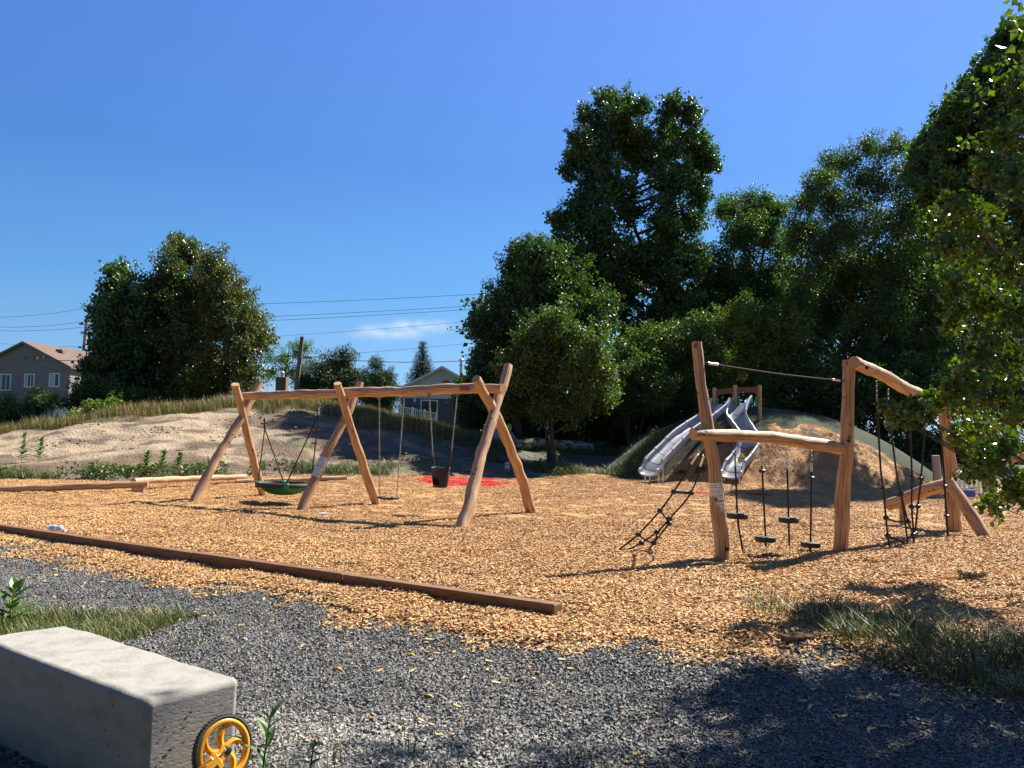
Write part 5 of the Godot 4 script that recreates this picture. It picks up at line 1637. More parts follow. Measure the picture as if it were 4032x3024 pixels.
func gable_house(t: Node3D, o: Vector3, x: Vector3, half: float, low: float, eave: float, apex: float, deep: float, wall: Material, upper: Material, split: float, roof: Material, over := 0.35) -> void:
	# o = point under the gable's middle; x along the gable
	var z := x.cross(Vector3.UP).normalized()
	if z.z > 0: z = -z   # away from the viewer
	var P := func(a: float, y: float, b: float) -> Vector3: return o + x * a + z * b + Vector3(0, y - o.y, 0)
	var g := Geo.new()
	g.quad(P.call(-half, low, 0), P.call(half, low, 0), P.call(half, split, 0), P.call(-half, split, 0), -z)
	for s in [-1.0, 1.0]:
		g.quad(P.call(s * half, low, 0), P.call(s * half, low, deep), P.call(s * half, eave, deep), P.call(s * half, eave, 0), x * s)
	g.quad(P.call(-half, low, deep), P.call(half, low, deep), P.call(half, eave, deep), P.call(-half, eave, deep), z)
	g.tri(P.call(-half, eave, deep), P.call(0, apex, deep), P.call(half, eave, deep))
	part(t, "wall", g, wall)
	var u := Geo.new()
	if split < eave:
		u.quad(P.call(-half, split, 0), P.call(half, split, 0), P.call(half, eave, 0), P.call(-half, eave, 0), -z)
	u.tri(P.call(-half, eave, 0), P.call(0, apex, 0), P.call(half, eave, 0))
	part(t, "gable", u, upper)
	var k := (apex - eave) / half
	for s in [-1.0, 1.0]:
		var r := Geo.new()
		var a0: Vector3 = P.call(0, apex + 0.02, -over); var a1: Vector3 = P.call(0, apex + 0.02, deep + over)
		var e0: Vector3 = P.call(s * (half + over), eave - k * over + 0.02, -over); var e1: Vector3 = P.call(s * (half + over), eave - k * over + 0.02, deep + over)
		var th := Vector3(0, 0.16, 0)
		r.quad(a0 + th, a1 + th, e1 + th, e0 + th, Vector3.UP)
		r.quad(a0, a1, e1, e0, Vector3.DOWN)
		r.quad(e0, e1, e1 + th, e0 + th, x * s)
		r.quad(a0, e0, e0 + th, a0 + th, -z)
		r.quad(a1, e1, e1 + th, a1 + th, z)
		var rp := part(t, "roof", r, roof)
		var fb := Geo.new()
		fb.quad(a0 - z * 0.02 + th * 1.05, e0 - z * 0.02 + th * 1.05, e0 - z * 0.02 - th * 0.3, a0 - z * 0.02 - th * 0.3, -z)
		part(rp, "fascia", fb, M.white if upper == M.cream else M.siding_band)

func railing(label: String, a: Vector3, b: Vector3, h: float, count: int) -> void:
	var t := thing("white_railing", label, "railing", a.lerp(b, 0.5) - Vector3(0, 0.1, 0), "")
	var d := (b - a).normalized()
	var flat := Vector3(d.x, 0, d.z).normalized()
	var bs := Basis(d, flat.cross(Vector3.UP).cross(d) * -1.0, flat.cross(Vector3.UP))
	for y in [0.08, h]:
		var g := Geo.new()
		g.box(a.lerp(b, 0.5) + Vector3(0, y, 0), Vector3(a.distance_to(b) * 0.5, 0.04, 0.035), 0.0, Basis(d, Vector3.UP, flat.cross(Vector3.UP)))
		part(t, "rail", g, M.white)
	for i in count:
		var p := a.lerp(b, (i + 0.5) / count)
		var g := Geo.new()
		g.box(p + Vector3(0, h * 0.5 + 0.02, 0), Vector3(0.028, h * 0.5 - 0.05, 0.02), 0.0, Basis(flat, Vector3.UP, flat.cross(Vector3.UP)))
		part(t, "picket", g, M.white)
	for i in 4:
		var p := a.lerp(b, i / 3.0)
		var g := Geo.new()
		g.box(p + Vector3(0, h * 0.5 - 0.05, 0) + flat.cross(Vector3.UP) * 0.06, Vector3(0.055, h * 0.5 + 0.17, 0.055), 0.01, Basis(flat, Vector3.UP, flat.cross(Vector3.UP)))
		part(t, "post", g, M.white)
	var lowest := gh(a.x, a.z)
	var dk := Geo.new()
	var c := a.lerp(b, 0.5)
	dk.box(Vector3(c.x, (lowest + minf(a.y, b.y)) * 0.5 - 0.06, c.z - 0.1), Vector3(a.distance_to(b) * 0.5, maxf(0.1, (minf(a.y, b.y) - lowest) * 0.5), 0.05), 0.0, Basis(flat, Vector3.UP, flat.cross(Vector3.UP)))
	part(t, "deck_skirt", dk, M.greywood)

func buildings() -> void:
	# taupe house with three windows
	var x := Vector3(0.983, 0, 0.18)
	var o := Vector3(-44.6, 2.0, -75.0)
	var t := thing("taupe_house", "taupe sided two storey house with brown shingle roof and three windows", "house", o)
	gable_house(t, o, x, 4.75, 1.5, 7.45, 9.62, 13.0, M.siding, M.siding, 7.0, M.shingle)
	var z := Vector3(-0.18, 0, 0.983)
	var bd := Geo.new()
	bd.box(o + Vector3(0, 2.75, 0) + z * 0.03, Vector3(4.78, 0.48, 0.03), 0.0, Basis(x, Vector3.UP, z))
	part(t, "band", bd, M.siding_band)
	var tr := Geo.new()
	tr.box(o + Vector3(0, 2.18, 0) + z * 0.05, Vector3(4.8, 0.06, 0.05), 0.0, Basis(x, Vector3.UP, z))
	part(t, "trim", tr, M.white)
	window(t, o + x * -1.95 + Vector3(0, 4.05, 0), x, 1.35, 1.45, [[0.3, M.curtain], [0.35, M.glass], [0.35, M.glass]])
	window(t, o + x * 0.68 + Vector3(0, 4.22, 0), x, 0.95, 1.15, [[0.3, M.curtain], [0.35, M.glass], [0.35, M.glass]])
	window(t, o + x * 3.25 + Vector3(0, 4.28, 0), x, 0.98, 1.18, [[0.55, M.curtain], [0.45, M.glass]])
	for q in [[0.05, 6.35, 0.12], [1.0, 6.35, 0.14], [1.45, 6.35, 0.12], [2.1, 6.45, 0.06]]:
		var g := Geo.new()
		g.box(o + x * q[0] + Vector3(0, q[1] - 0.05, 0) + z * 0.08, Vector3(q[2], 0.12, 0.08), 0.02, Basis(x, Vector3.UP, z))
		part(t, "wall_fixture", g, M.siding_band if q[0] < 1.2 else M.cream)
	for q in [[1.6, 2.6], [1.5, 8.0]]:
		var g := Geo.new()
		g.box(o + x * q[0] - z * q[1] + Vector3(0, 7.62 - q[0] * 0.457 + 0.35, 0), Vector3(0.35, 0.12, 0.3), 0.03, Basis(x, Vector3.UP, z))
		part(t, "roof_vent", g, M.siding_band)
	var s := thing("garden_shed", "small pale shed with white roof between house and bushes", "shed", Vector3(-36.3, 2.0, -66.5))
	var sw := Geo.new()
	sw.box(Vector3(-36.2, 2.9, -67.5), Vector3(0.75, 0.95, 1.0))
	part(s, "wall", sw, M.cream)
	var sr := Geo.new()
	sr.box(Vector3(-36.1, 3.98, -67.5), Vector3(0.95, 0.05, 1.2), 0.0, Basis(Vector3(0, 0, 1), 0.2))
	part(s, "roof", sr, M.white)
	# blue house with the white gable
	var x2 := Vector3(0.995, 0, -0.10)
	var o2 := Vector3(-5.65, 2.2, -66.0)
	var h := thing("blue_house", "dark blue house with white gable, round vent and glass door", "house", o2)
	gable_house(h, o2, x2, 3.15, 1.8, 5.6, 7.3, 9.0, M.bluesiding, M.cream, 4.85, M.darkshingle, 0.3)
	var z2 := Vector3(0.10, 0, 0.995)
	window(h, o2 + x2 * -0.95 + Vector3(0, 1.75, 0), x2, 1.3, 1.5, [[0.5, M.glass], [0.5, M.glass]])
	var v := Geo.new()
	v.torus(0.26, 0.05, 24, 6, Transform3D(Basis(x2, z2, x2.cross(z2)), o2 + x2 * 0.35 + Vector3(0, 3.85, 0) + z2 * 0.04))
	disc(v, o2 + x2 * 0.35 + Vector3(0, 3.85, 0) + z2 * 0.02, z2, 0.25, 0.02)
	part(h, "round_vent", v, M.siding)
	var lamp := Geo.new()
	lamp.box(o2 + x2 * -2.1 + Vector3(0, 2.55, 0) + z2 * 0.07, Vector3(0.10, 0.22, 0.07), 0.02)
	part(h, "meter_box", lamp, M.cream)
	var ac := Geo.new()
	ac.box(o2 + x2 * -2.3 + Vector3(0, 1.55, 0) + z2 * 0.4, Vector3(0.42, 0.32, 0.25), 0.03)
	part(h, "air_conditioner", ac, M.siding)
	var fl := Geo.new()
	fl.lathe(PackedVector2Array([Vector2(0.13, 0), Vector2(0.13, 1.1), Vector2(0.17, 1.12), Vector2(0.17, 1.25), Vector2(0.10, 1.3), Vector2(0.10, 1.45), Vector2(0.19, 1.48), Vector2(0.19, 1.65), Vector2(0.01, 1.68)]), 12, Transform3D(Basis(), Vector3(-4.25, 6.6, -68.0)))
	part(h, "flue", fl, M.steel)
	# low house behind the crest, of which only the chimney shows
	var o3 := Vector3(-16.9, 2.2, -60.0)
	var lh := thing("brick_chimney_house", "low house behind the hill showing only a brick chimney", "house", o3)
	gable_house(lh, o3, Vector3(1, 0, 0), 3.0, 1.8, 3.2, 4.0, 6.0, M.siding, M.siding, 3.0, M.darkshingle, 0.2)
	var ch := Geo.new()
	ch.box(Vector3(-16.95, 4.3, -60.6), Vector3(0.38, 1.65, 0.38), 0.02)
	var cp := part(lh, "chimney", ch, M.brick)
	var cl := Geo.new()
	cl.lathe(PackedVector2Array([Vector2(0.14, 0), Vector2(0.14, 0.3), Vector2(0.2, 0.32), Vector2(0.01, 0.5)]), 10, Transform3D(Basis(), Vector3(-16.95, 5.95, -60.6)))
	part(cp, "chimney_pot", cl, M.cream)
	railing("white deck railing on the grassy crest behind the swings", Vector3(-11.95, 2.75, -48.0), Vector3(-9.6, 2.55, -49.5), 0.75, 18)
	railing("white ramp railing sloping down before the blue house", Vector3(-8.1, 3.2, -60.0), Vector3(-5.5, 2.75, -60.4), 0.75, 18)
	# utility poles
	var p1 := thing("utility_pole", "tall pale utility pole with insulators beyond the taupe house", "utility pole", Vector3(-43.6, 2.0, -84.0), "utility poles")
	var g1 := Geo.new()
	g1.tube(PackedVector3Array([Vector3(-44.3, 1.5, -84), Vector3(-43.75, 13.6, -84)]), PackedFloat32Array([0.24, 0.17]), 10)
	part(p1, "pole", g1, M.palepole)
	for q in [[13.9, 0.32], [12.6, -0.7], [12.3, 0.5], [10.2, -0.55], [9.9, 0.75], [8.0, -0.6], [7.8, 0.7]]:
		var g := Geo.new()
		var c := Vector3(-44.3 + 0.045 * (q[0] - 1.5), q[0], -83.9)
		var b := c + Vector3(q[1], 0.12 if absf(q[1]) > 0.4 else 0.6, 0.0)
		g.tube(PackedVector3Array([c, b]), PackedFloat32Array([0.035, 0.035]), 6)
		for k in 4:
			disc(g, c.lerp(b, 0.55 + k * 0.13), (b - c).normalized(), 0.09, 0.04)
		part(p1, "insulator", g, M.bolt)
	var p2 := thing("utility_pole", "dark leaning utility pole with small street lamp arm", "utility pole", Vector3(-13.65, 2.2, -52.0), "utility poles")
	var g2 := Geo.new()
	g2.tube(PackedVector3Array([Vector3(-13.85, 1.6, -52), Vector3(-13.38, 7.95, -52)]), PackedFloat32Array([0.155, 0.125]), 10)
	part(p2, "pole", g2, M.pole)
	var ar := Geo.new()
	ar.tube(PackedVector3Array([Vector3(-13.5, 6.5, -52), Vector3(-13.1, 6.62, -51.9)]), PackedFloat32Array([0.03, 0.03]), 6)
	part(p2, "lamp_arm", ar, M.palepole)
	var lh2 := Geo.new()
	lh2.box(Vector3(-12.88, 6.62, -51.85), Vector3(0.26, 0.06, 0.1), 0.03)
	part(p2, "lamp_head", lh2, M.siding)
	# lines
	var lines := [["highest power line crossing the open sky", [Vector3(-58, 14.0, -90), Vector3(-43.4, 14.45, -84), Vector3(-1.2, 14.25, -70), Vector3(25, 15.2, -62)], 0.018],
		["upper line of the close pair of power lines", [Vector3(-58, 13.0, -90), Vector3(-44.4, 12.9, -84), Vector3(-1.2, 13.27, -70), Vector3(25, 14.2, -62)], 0.018],
		["lower line of the close pair of power lines", [Vector3(-58, 12.6, -90), Vector3(-43.2, 12.5, -84), Vector3(-1.2, 12.99, -70), Vector3(25, 13.9, -62)], 0.018],
		["thin power line below the close pair", [Vector3(-58, 11.4, -90), Vector3(-44.2, 10.4, -84), Vector3(-3.5, 11.75, -70), Vector3(25, 12.6, -62)], 0.013],
		["lowest thin power line above the conifers", [Vector3(-58, 8.5, -90), Vector3(-43.0, 8.1, -84), Vector3(-3.0, 9.9, -70), Vector3(25, 10.6, -62)], 0.013],
		["thick black cable on the leaning pole passing the taupe house", [Vector3(-60, 7.3, -68), Vector3(-38.7, 7.05, -62), Vector3(-13.45, 6.75, -52), Vector3(-3.3, 7.2, -58), Vector3(12, 7.9, -66)], 0.024]]
	for q in lines:
		var g := Geo.new()
		var pts := PackedVector3Array()
		for p in q[1]:
			pts.append(p)
		var sm := PackedVector3Array()
		for i in pts.size() - 1:
			for k in 12:
				var f := k / 12.0
				sm.append(pts[i].lerp(pts[i + 1], f) - Vector3(0, 0.25 * 4.0 * f * (1.0 - f), 0))
		sm.append(pts[pts.size() - 1])
		g.tube(sm, radii(sm.size(), q[2], q[2]), 4)
		solid("power_line", g, M.wire, q[0], "power line", "overhead lines")

func far_things() -> void:
	# fallen pale log
	var lg := thing("fallen_log", "pale fallen trunk lying in dappled shade by gravel path", "log", Vector3(2.0, gh(2.0, -36.5), -36.5))
	var g := Geo.new()
	var p := PackedVector3Array()
	for q in [[0.15, -36.0], [1.3, -36.6], [2.5, -37.2], [3.7, -37.7]]:
		p.append(Vector3(q[0], gh(q[0], q[1]) + 0.20, q[1]))
	p = smooth(p, 0.2)
	g.tube(p, radii(p.size(), 0.27, 0.24), 14, nz2, 0.25, true, 1.0, 0.3)
	part(lg, "trunk", g, M.whitelog)
	# heap under a grey tarpaulin
	var hp := thing("covered_heap", "crumpled grey tarpaulin thrown over a heap in tree shade", "tarpaulin", Vector3(-0.4, gh(-0.4, -37.2), -37.2))
	var c := Vector3(-0.4, gh(-0.4, -37.2), -37.2)
	var t := Geo.new()
	var rows := []
	for i in 15:
		var row := []
		for k in 25:
			var a := TAU * k / 24.0
			var f := i / 14.0
			var rr := (1.0 - f * 0.98) * (0.95 + 0.22 * nz.get_noise_2d(cos(a) * 60.0, sin(a) * 60.0 + 9.0))
			var y := 0.95 * sin(f * PI * 0.5) + 0.10 * nz.get_noise_2d(k % 24 * 40.0, i * 33.0) * (1.0 - f)
			row.append(c + Vector3(cos(a) * rr * 0.95, y - 0.05, sin(a) * rr * 0.7))
		rows.append(row)
	for i in 14:
		for k in 24:
			t.quad(rows[i][k], rows[i][k + 1], rows[i + 1][k + 1], rows[i + 1][k], rows[i][k] - c + Vector3(0, 0.3, 0))
	part(hp, "sheet", t, M.tarp)
	var rd := Geo.new()
	rd.box(c + Vector3(-0.55, 0.12, 0.8), Vector3(0.22, 0.12, 0.15), 0.03)
	solid("red_can", rd, M.red, "small red container beside the tarpaulin heap", "container")
	# marker pole with a green knob
	var mp := thing("marker_pole", "thin steel pole with bright green knob behind the swings", "pole", Vector3(-0.1, gh(-0.1, -34.0), -34.0))
	var pg := Geo.new()
	pg.tube(PackedVector3Array([Vector3(-0.12, gh(-0.1, -34.0) - 0.1, -34), Vector3(-0.08, 2.1, -34)]), PackedFloat32Array([0.026, 0.022]), 8)
	part(mp, "shaft", pg, M.steel)
	var kg := Geo.new()
	knob(kg, Vector3(-0.08, 2.17, -34), 0.11, 1.6)
	part(mp, "knob", kg, M.greenplastic)
	# seat on a spring
	var s0 := Vector3(-0.17, gh(-0.17, -30.4), -30.4)
	var sp := thing("spring_rider", "small black spring rider on grey plate by the red chips", "spring rider", s0)
	var bd := Geo.new()
	bd.box(s0 + Vector3(0.06, 0.20, 0), Vector3(0.09, 0.20, 0.03), 0.03)
	part(sp, "side_plate", bd, M.rim)
	for q in [[0.06, 0.12], [0.03, 0.26], [0.10, 0.27]]:
		var hg := Geo.new()
		disc(hg, s0 + Vector3(q[0], q[1], 0.032), Vector3(0, 0, 1), 0.028, 0.006)
		part(sp, "hole", hg, M.bolt)
	var sg := Geo.new()
	var spiral := PackedVector3Array()
	for i in 40:
		var a := i * 0.62
		spiral.append(s0 + Vector3(0.06 + cos(a) * 0.07, -0.03 + i * 0.004, sin(a) * 0.07))
	sg.tube(spiral, radii(40, 0.012, 0.012), 5)
	part(sp, "spring", sg, M.black)
	var hb := Geo.new()
	hb.tube(PackedVector3Array([s0 + Vector3(-0.30, 0.44, 0), s0 + Vector3(-0.12, 0.41, 0), s0 + Vector3(0.10, 0.44, 0)]), PackedFloat32Array([0.055, 0.05, 0.06]), 8)
	part(sp, "seat", hb, M.black)
	# second log structure behind the climbing frame
	var w := thing("log_play_structure", "weathered log play structure with blue panel behind braced post", "play structure", Vector3(12.4, gh(12.4, -22.5), -22.5))
	for q in [[Vector3(11.95, 0, -23.2), 1.45, 0.115], [Vector3(12.79, 0, -22.1), 1.02, 0.185], [Vector3(13.6, 0, -21.0), 1.85, 0.12]]:
		var k := Geo.new()
		var b: Vector3 = q[0]
		b.y = gh(b.x, b.z) - 0.2
		k.tube(smooth(PackedVector3Array([b, Vector3(b.x + 0.02, 0.8, b.z), Vector3(b.x - 0.02, q[1], b.z)]), 0.15), radii(smooth(PackedVector3Array([b, Vector3(b.x + 0.02, 0.8, b.z), Vector3(b.x - 0.02, q[1], b.z)]), 0.15).size(), q[2], q[2] * 0.93), 12, nz2, 0.1)
		part(w, "post", k, M.greywood)
	part_mesh(w, "beam", log_mesh(PackedVector3Array([Vector3(11.9, 0.96, -22.0), Vector3(12.3, 1.10, -21.6), Vector3(13.6, 1.72, -20.9)]), 0.085, 0.09))
	var bl := Geo.new()
	bl.box(Vector3(12.7, 0.42, -23.0), Vector3(0.22, 0.10, 0.02), 0.01)
	part(w, "blue_panel", bl, M.blue)
	var cn := Geo.new()
	chain(cn, Vector3(11.99, 0.9, -21.95), Vector3(11.95, 0.5, -21.95), 0.05)
	part(w, "chain", cn, M.chain)
	var pf := thing("picket_fence", "short run of white pickets behind the log structure", "fence", Vector3(13.4, gh(13.4, -24.2), -24.2))
	for i in 8:
		var k := Geo.new()
		var b := Vector3(13.0 + i * 0.14, 0, -24.2)
		b.y = gh(b.x, b.z)
		k.box(b + Vector3(0, 0.24, 0), Vector3(0.03, 0.27, 0.015), 0.004)
		part(pf, "picket", k, M.white)
	var rl := Geo.new()
	rl.box(Vector3(13.49, gh(13.5, -24.2) + 0.12, -24.23), Vector3(0.56, 0.03, 0.012))
	part(pf, "rail", rl, M.white)

# ------------------------------------------------------------------ loose ground cover
func chip_clump(count: int, rad: float) -> ArrayMesh:
	var g := Geo.new()
	var tones := [Color(0.60, 0.36, 0.145), Color(0.50, 0.285, 0.105), Color(0.70, 0.46, 0.21), Color(0.40, 0.22, 0.085), Color(0.58, 0.33, 0.12), Color(0.30, 0.165, 0.07), Color(0.66, 0.45, 0.22), Color(0.42, 0.30, 0.17)]
	for i in count:
		var a := rng.randf() * TAU
		var p := Vector3(cos(a), 0, sin(a)) * rad * sqrt(rng.randf())
		p.y = rng.randf_range(-0.002, 0.016)
		var bs := Basis(Vector3.UP, rng.randf() * TAU) * Basis(Vector3(1, 0, 0), rng.randf_range(-0.6, 0.6)) * Basis(Vector3(0, 0, 1), rng.randf_range(-0.35, 0.35))
		var l := rng.randf_range(0.008, 0.028) * (1.5 if rng.randf() < 0.06 else 1.0)
		var w := rng.randf_range(0.003, 0.009)
		var h := rng.randf_range(0.0015, 0.004)
		g.col = (tones[rng.randi() % tones.size()] as Color) * rng.randf_range(0.85, 1.15)
		# a splinter: pointed wedge of six corners
		var t := bs * Vector3(l, 0, 0); var s := bs * Vector3(0, 0, w); var u := bs * Vector3(0, h, 0)
		var q := [p - t * 0.8 - s, p - t * 0.8 + s, p + t * 0.5 + s * 0.9, p + t, p + t * 0.5 - s * 0.7]
		for k in 5:
			var b: Vector3 = q[k]; var d: Vector3 = q[(k + 1) % 5]
			g.quad(b - u, d - u, d + u, b + u, (b + d) * 0.5 - p)
		for k in range(1, 4):
			var f := (q[k + 1] - q[0] as Vector3).cross(q[k] - q[0])
			if f.dot(u) > 0: g.tri(q[0] + u, q[k] + u, q[k + 1] + u)
			else: g.tri(q[0] + u, q[k + 1] + u, q[k] + u)
	return g.to_mesh(M.chip)

func stone_clump(count: int, rad: float, big := 1.0) -> ArrayMesh:
	var g := Geo.new()
	var tones := [Color(0.115, 0.119, 0.12), Color(0.15, 0.153, 0.152), Color(0.08, 0.083, 0.085), Color(0.20, 0.202, 0.198), Color(0.125, 0.128, 0.128), Color(0.26, 0.255, 0.24), Color(0.165, 0.168, 0.166)]
	for i in count:
		var a := rng.randf() * TAU
		var p := Vector3(cos(a), 0, sin(a)) * rad * sqrt(rng.randf())
		var s := rng.randf_range(0.004, 0.0105) * big
		p.y = s * rng.randf_range(-0.1, 0.5)
		var bs := Basis(rdir(), rng.randf() * TAU)
		g.col = (tones[rng.randi() % tones.size()] as Color) * rng.randf_range(0.8, 1.2)
		if rng.randf() < 0.015: g.col = Color(0.30, 0.22, 0.17)
		var k := Vector3(rng.randf_range(0.8, 1.5), rng.randf_range(0.5, 0.8), rng.randf_range(0.7, 1.1)) * s
		var c := []
		for x in [-1.0, 1.0]:
			for y in [-1.0, 1.0]:
				for z in [-1.0, 1.0]:
					c.append(p + bs * (Vector3(x, y, z) * k * rng.randf_range(0.55, 1.1)))
		for f in [[0, 1, 3, 2], [4, 5, 7, 6], [0, 1, 5, 4], [2, 3, 7, 6], [0, 2, 6, 4], [1, 3, 7, 5]]:
			var m: Vector3 = (c[f[0]] + c[f[1]] + c[f[2]] + c[f[3]]) * 0.25 - p
			g.quad(c[f[0]], c[f[1]], c[f[2]], c[f[3]], m)
	return g.to_mesh(M.stone)

func lay(called: String, label: String, category: String, meshes: Array, pts: Array, tint: Callable, s0: float, s1: float) -> void:
	var root := Node3D.new()
	root.name = called
	add_child(root)
	tag(root, label, category, "", "stuff")
	for k in meshes.size():
		var xf := []
		var cols := []
		for i in range(k, pts.size(), meshes.size()):
			var p: Vector3 = pts[i]
			var n := normal_at(p.x, p.z)
			var x := n.cross(Vector3(0, 0, 1)).normalized()
			var bs := Basis(x, n, x.cross(n)) * Basis(Vector3.UP, rng.randf() * TAU)
			xf.append(Transform3D(bs.scaled_local(Vector3.ONE * rng.randf_range(s0, s1)), p))
			cols.append(tint.call(p.x, p.z) * rng.randf_range(0.88, 1.12))
		scatter(root, called + "_pieces", meshes[k], xf, cols)

func chips_y(x: float, z: float) -> float:
	var k := chips_in(x, z)
	var b := 0.040 * nz.get_noise_2d(x * 22.0, z * 22.0) + 0.024 * nz.get_noise_2d(x * 60.0 + 17.0, z * 60.0) + 0.03 * nz.get_noise_2d(x * 7.0, z * 7.0 + 40.0)
	for q in [[-4.9, -18.1, 0.9], [-2.6, -16.8, 0.5], [-1.4, -15.9, 0.5]]:   # hollows scuffed under the swings
		b -= 0.05 * exp(-(pow(x - q[0], 2) + pow(z - q[1], 2)) / (q[2] * q[2]))
	return gh(x, z) + lerpf(-0.10, 0.03 + b * ss(0.0, 0.6, k), ss(-0.12, 0.10, k))

func gravel_y(x: float, z: float) -> float:
	return gh(x, z) + 0.012 * nz.get_noise_2d(x * 18.0, z * 18.0) + lerpf(-0.05, 0.006, ss(-0.1, 0.1, gravel_in(x, z)))

func _ready() -> void:
	rng.seed = 20240817
	nz.seed = 5
	nz.frequency = 0.03
	nz.fractal_octaves = 3
	nz2.seed = 8
	nz2.frequency = 0.55
	nz2.fractal_octaves = 3
	# ---- camera
	var cam := Camera3D.new()
	cam.name = "camera"
	cam.position = Vector3(0, 1.65, 0)
	cam.rotation_degrees = Vector3(3.9, 0, 1.1)
	cam.fov = 50.0
	cam.near = 0.05
	cam.far = 2000.0
	add_child(cam)
	cam.current = true
	# ---- sky and sun
	var we := WorldEnvironment.new()
	var env := Environment.new()
	env.background_mode = Environment.BG_SKY
	env.tonemap_mode = Environment.TONE_MAPPER_LINEAR
	env.tonemap_exposure = 2.75
	env.sdfgi_enabled = true
	env.ssao_enabled = true
	env.ssil_enabled = true
	var sky := Sky.new()
	var pan := PanoramaSkyMaterial.new()
	pan.panorama = ImageTexture.create_from_image(sky_image())
	sky.sky_material = pan
	env.sky = sky
	we.environment = env
	add_child(we)
	var sun := DirectionalLight3D.new()
	sun.name = "sun"
	sun.light_color = Color(1.0, 0.965, 0.90)
	sun.light_energy = 1.6
	sun.light_angular_distance = 0.53
	sun.shadow_enabled = true
	sun.look_at_from_position(SUN * 50.0, Vector3.ZERO)
	add_child(sun)
	make_materials()
	M.timber_dark = mat(Color(0.035, 0.024, 0.018), 0.7)
	# ---- the ground
	var xs := PackedFloat32Array([-400, -250, -150, -100, -70, -50, -40, -34])
	xs.append_array(steps(-30, 24, 0.25))
	xs.append_array(PackedFloat32Array([28, 34, 42, 55, 75, 110, 170, 260, 400]))
	var zs := PackedFloat32Array([-600, -400, -250, -160, -110, -85, -70, -60, -54, -50])
	zs.append_array(steps(-47, -20, 0.2))
	zs.append_array(steps(-19, 4, 0.5))
	zs.append_array(PackedFloat32Array([8, 16, 40, 100, 300]))
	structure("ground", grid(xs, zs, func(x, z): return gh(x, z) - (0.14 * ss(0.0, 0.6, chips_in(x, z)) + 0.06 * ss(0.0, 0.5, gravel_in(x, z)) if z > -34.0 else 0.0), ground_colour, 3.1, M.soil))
	structure("gravel_path", grid(steps(-15, 7, 0.11), steps(-15.5, -2.0, 0.11), gravel_y, gravel_colour, 1.3, M.gravel, func(x, z): return gravel_in(x, z) > -0.4))
	structure("gravel_lane", grid(steps(-6, 7, 0.2), steps(-37.5, -29.5, 0.2), gravel_y, gravel_colour, 1.3, M.gravel, func(x, z): return gravel_in(x, z) > -0.4))
	structure("wood_chip_bed", grid(steps(-17, 18, 0.13), steps(-33, -4.6, 0.13), chips_y, chips_colour, 1.75, M.chips, func(x, z): return chips_in(x, z) > -0.35))
	structure("turf_mound", grid(steps(3.4, 17.2, 0.15), steps(-39.8, -26.6, 0.15), func(x, z): return gh(x, z) + lerpf(-0.05, 0.012, ss(0.0, 0.25, mound(x, z))) + 0.012 * nz.get_noise_2d(x * 50.0, z * 50.0), func(x, z): return grey(0.9 + 0.5 * nz.get_noise_2d(x * 9.0, z * 9.0)), 0.8, M.turf, func(x, z): return mound(x, z) > 0.02))
	# ---- large things
	swing_set()
	climber()
	slide("slideL", "grey wave slide curving away down the mound's grassy flank")
	slide("slideR", "grey S-shaped slide winding straight down between the posts")
	slide_gate()
	balance_beams()
	buildings()
	far_things()
	vegetation()
	# ---- near things
	edging()
	block()
	measuring_wheel()
	bottle("crushed clear bottle on the spilled chips by the edging", Vector3(-6.55, gh(-6.55, -12.05) + 0.03, -12.05), 0.5, 1.5)
	bottle("crushed clear bottle on the chips beneath the swings", Vector3(-3.39, gh(-3.39, -15.3) + 0.03, -15.3), -0.4, 1.0)
	ground_cover()

func sky_image() -> Image:
	var w := 1536
	var h := 768
	var im := Image.create(w, h, false, Image.FORMAT_RGBF)
	im.fill(Color(0.16, 0.15, 0.13))
	var stops := [[0.0, Color(0.50, 0.72, 0.96)], [5.0, Color(0.26, 0.53, 0.88)], [10.0, Color(0.145, 0.40, 0.82)], [18.0, Color(0.090, 0.262, 0.69)], [28.0, Color(0.082, 0.215, 0.66)], [50.0, Color(0.06, 0.135, 0.40)], [90.0, Color(0.05, 0.10, 0.28)]]
	var sd := SUN.normalized()
	var cn := FastNoiseLite.new()
	cn.seed = 3
	cn.frequency = 1.0
	cn.fractal_octaves = 4
	for j in h / 2 + 1:
		var el := 90.0 - 180.0 * (j + 0.5) / h
		if el < 0.0: el = 0.0
		var c := Color.BLACK
		for k in stops.size() - 1:
			if el >= stops[k][0] and el <= stops[k + 1][0]:
				c = (stops[k][1] as Color).lerp(stops[k + 1][1], (el - stops[k][0]) / (stops[k + 1][0] - stops[k][0]))
		var ce := cos(deg_to_rad(el))
		var se := sin(deg_to_rad(el))
		for i in w:
			var az := 360.0 * (i + 0.5) / w
			if az > 180.0: az -= 360.0
			var a := deg_to_rad(az)
			var co := clampf(ce * sin(a) * sd.x + se * sd.y - ce * cos(a) * sd.z, -1.0, 1.0)
			var g := pow(maxf(0.0, 0.5 + 0.5 * co), 9.0)
			var gl := 0.66 + 0.72 * pow(maxf(0.0, 0.5 + 0.5 * co), 3.0)
			var q := Color(c.r * gl + 0.10 * g, c.g * gl + 0.11 * g, c.b * gl + 0.08 * g) * 0.425
			if el > 4.5 and el < 11.0 and az > -13.0 and az < -2.0:
				# the one small wisp of cloud
				var u := (az + 7.6) / 4.2
				var v := (el - 7.45 - 0.10 * (az + 7.6)) / 0.75
				var d := maxf(0.0, 1.0 - u * u - v * v) * clampf(0.45 + 1.1 * cn.get_noise_2d(az * 0.55, el * 2.6), 0.0, 1.0)
				q = q.lerp(Color(0.33, 0.36, 0.39), 0.8 * d)
			im.set_pixel(i, j, q)
	return im

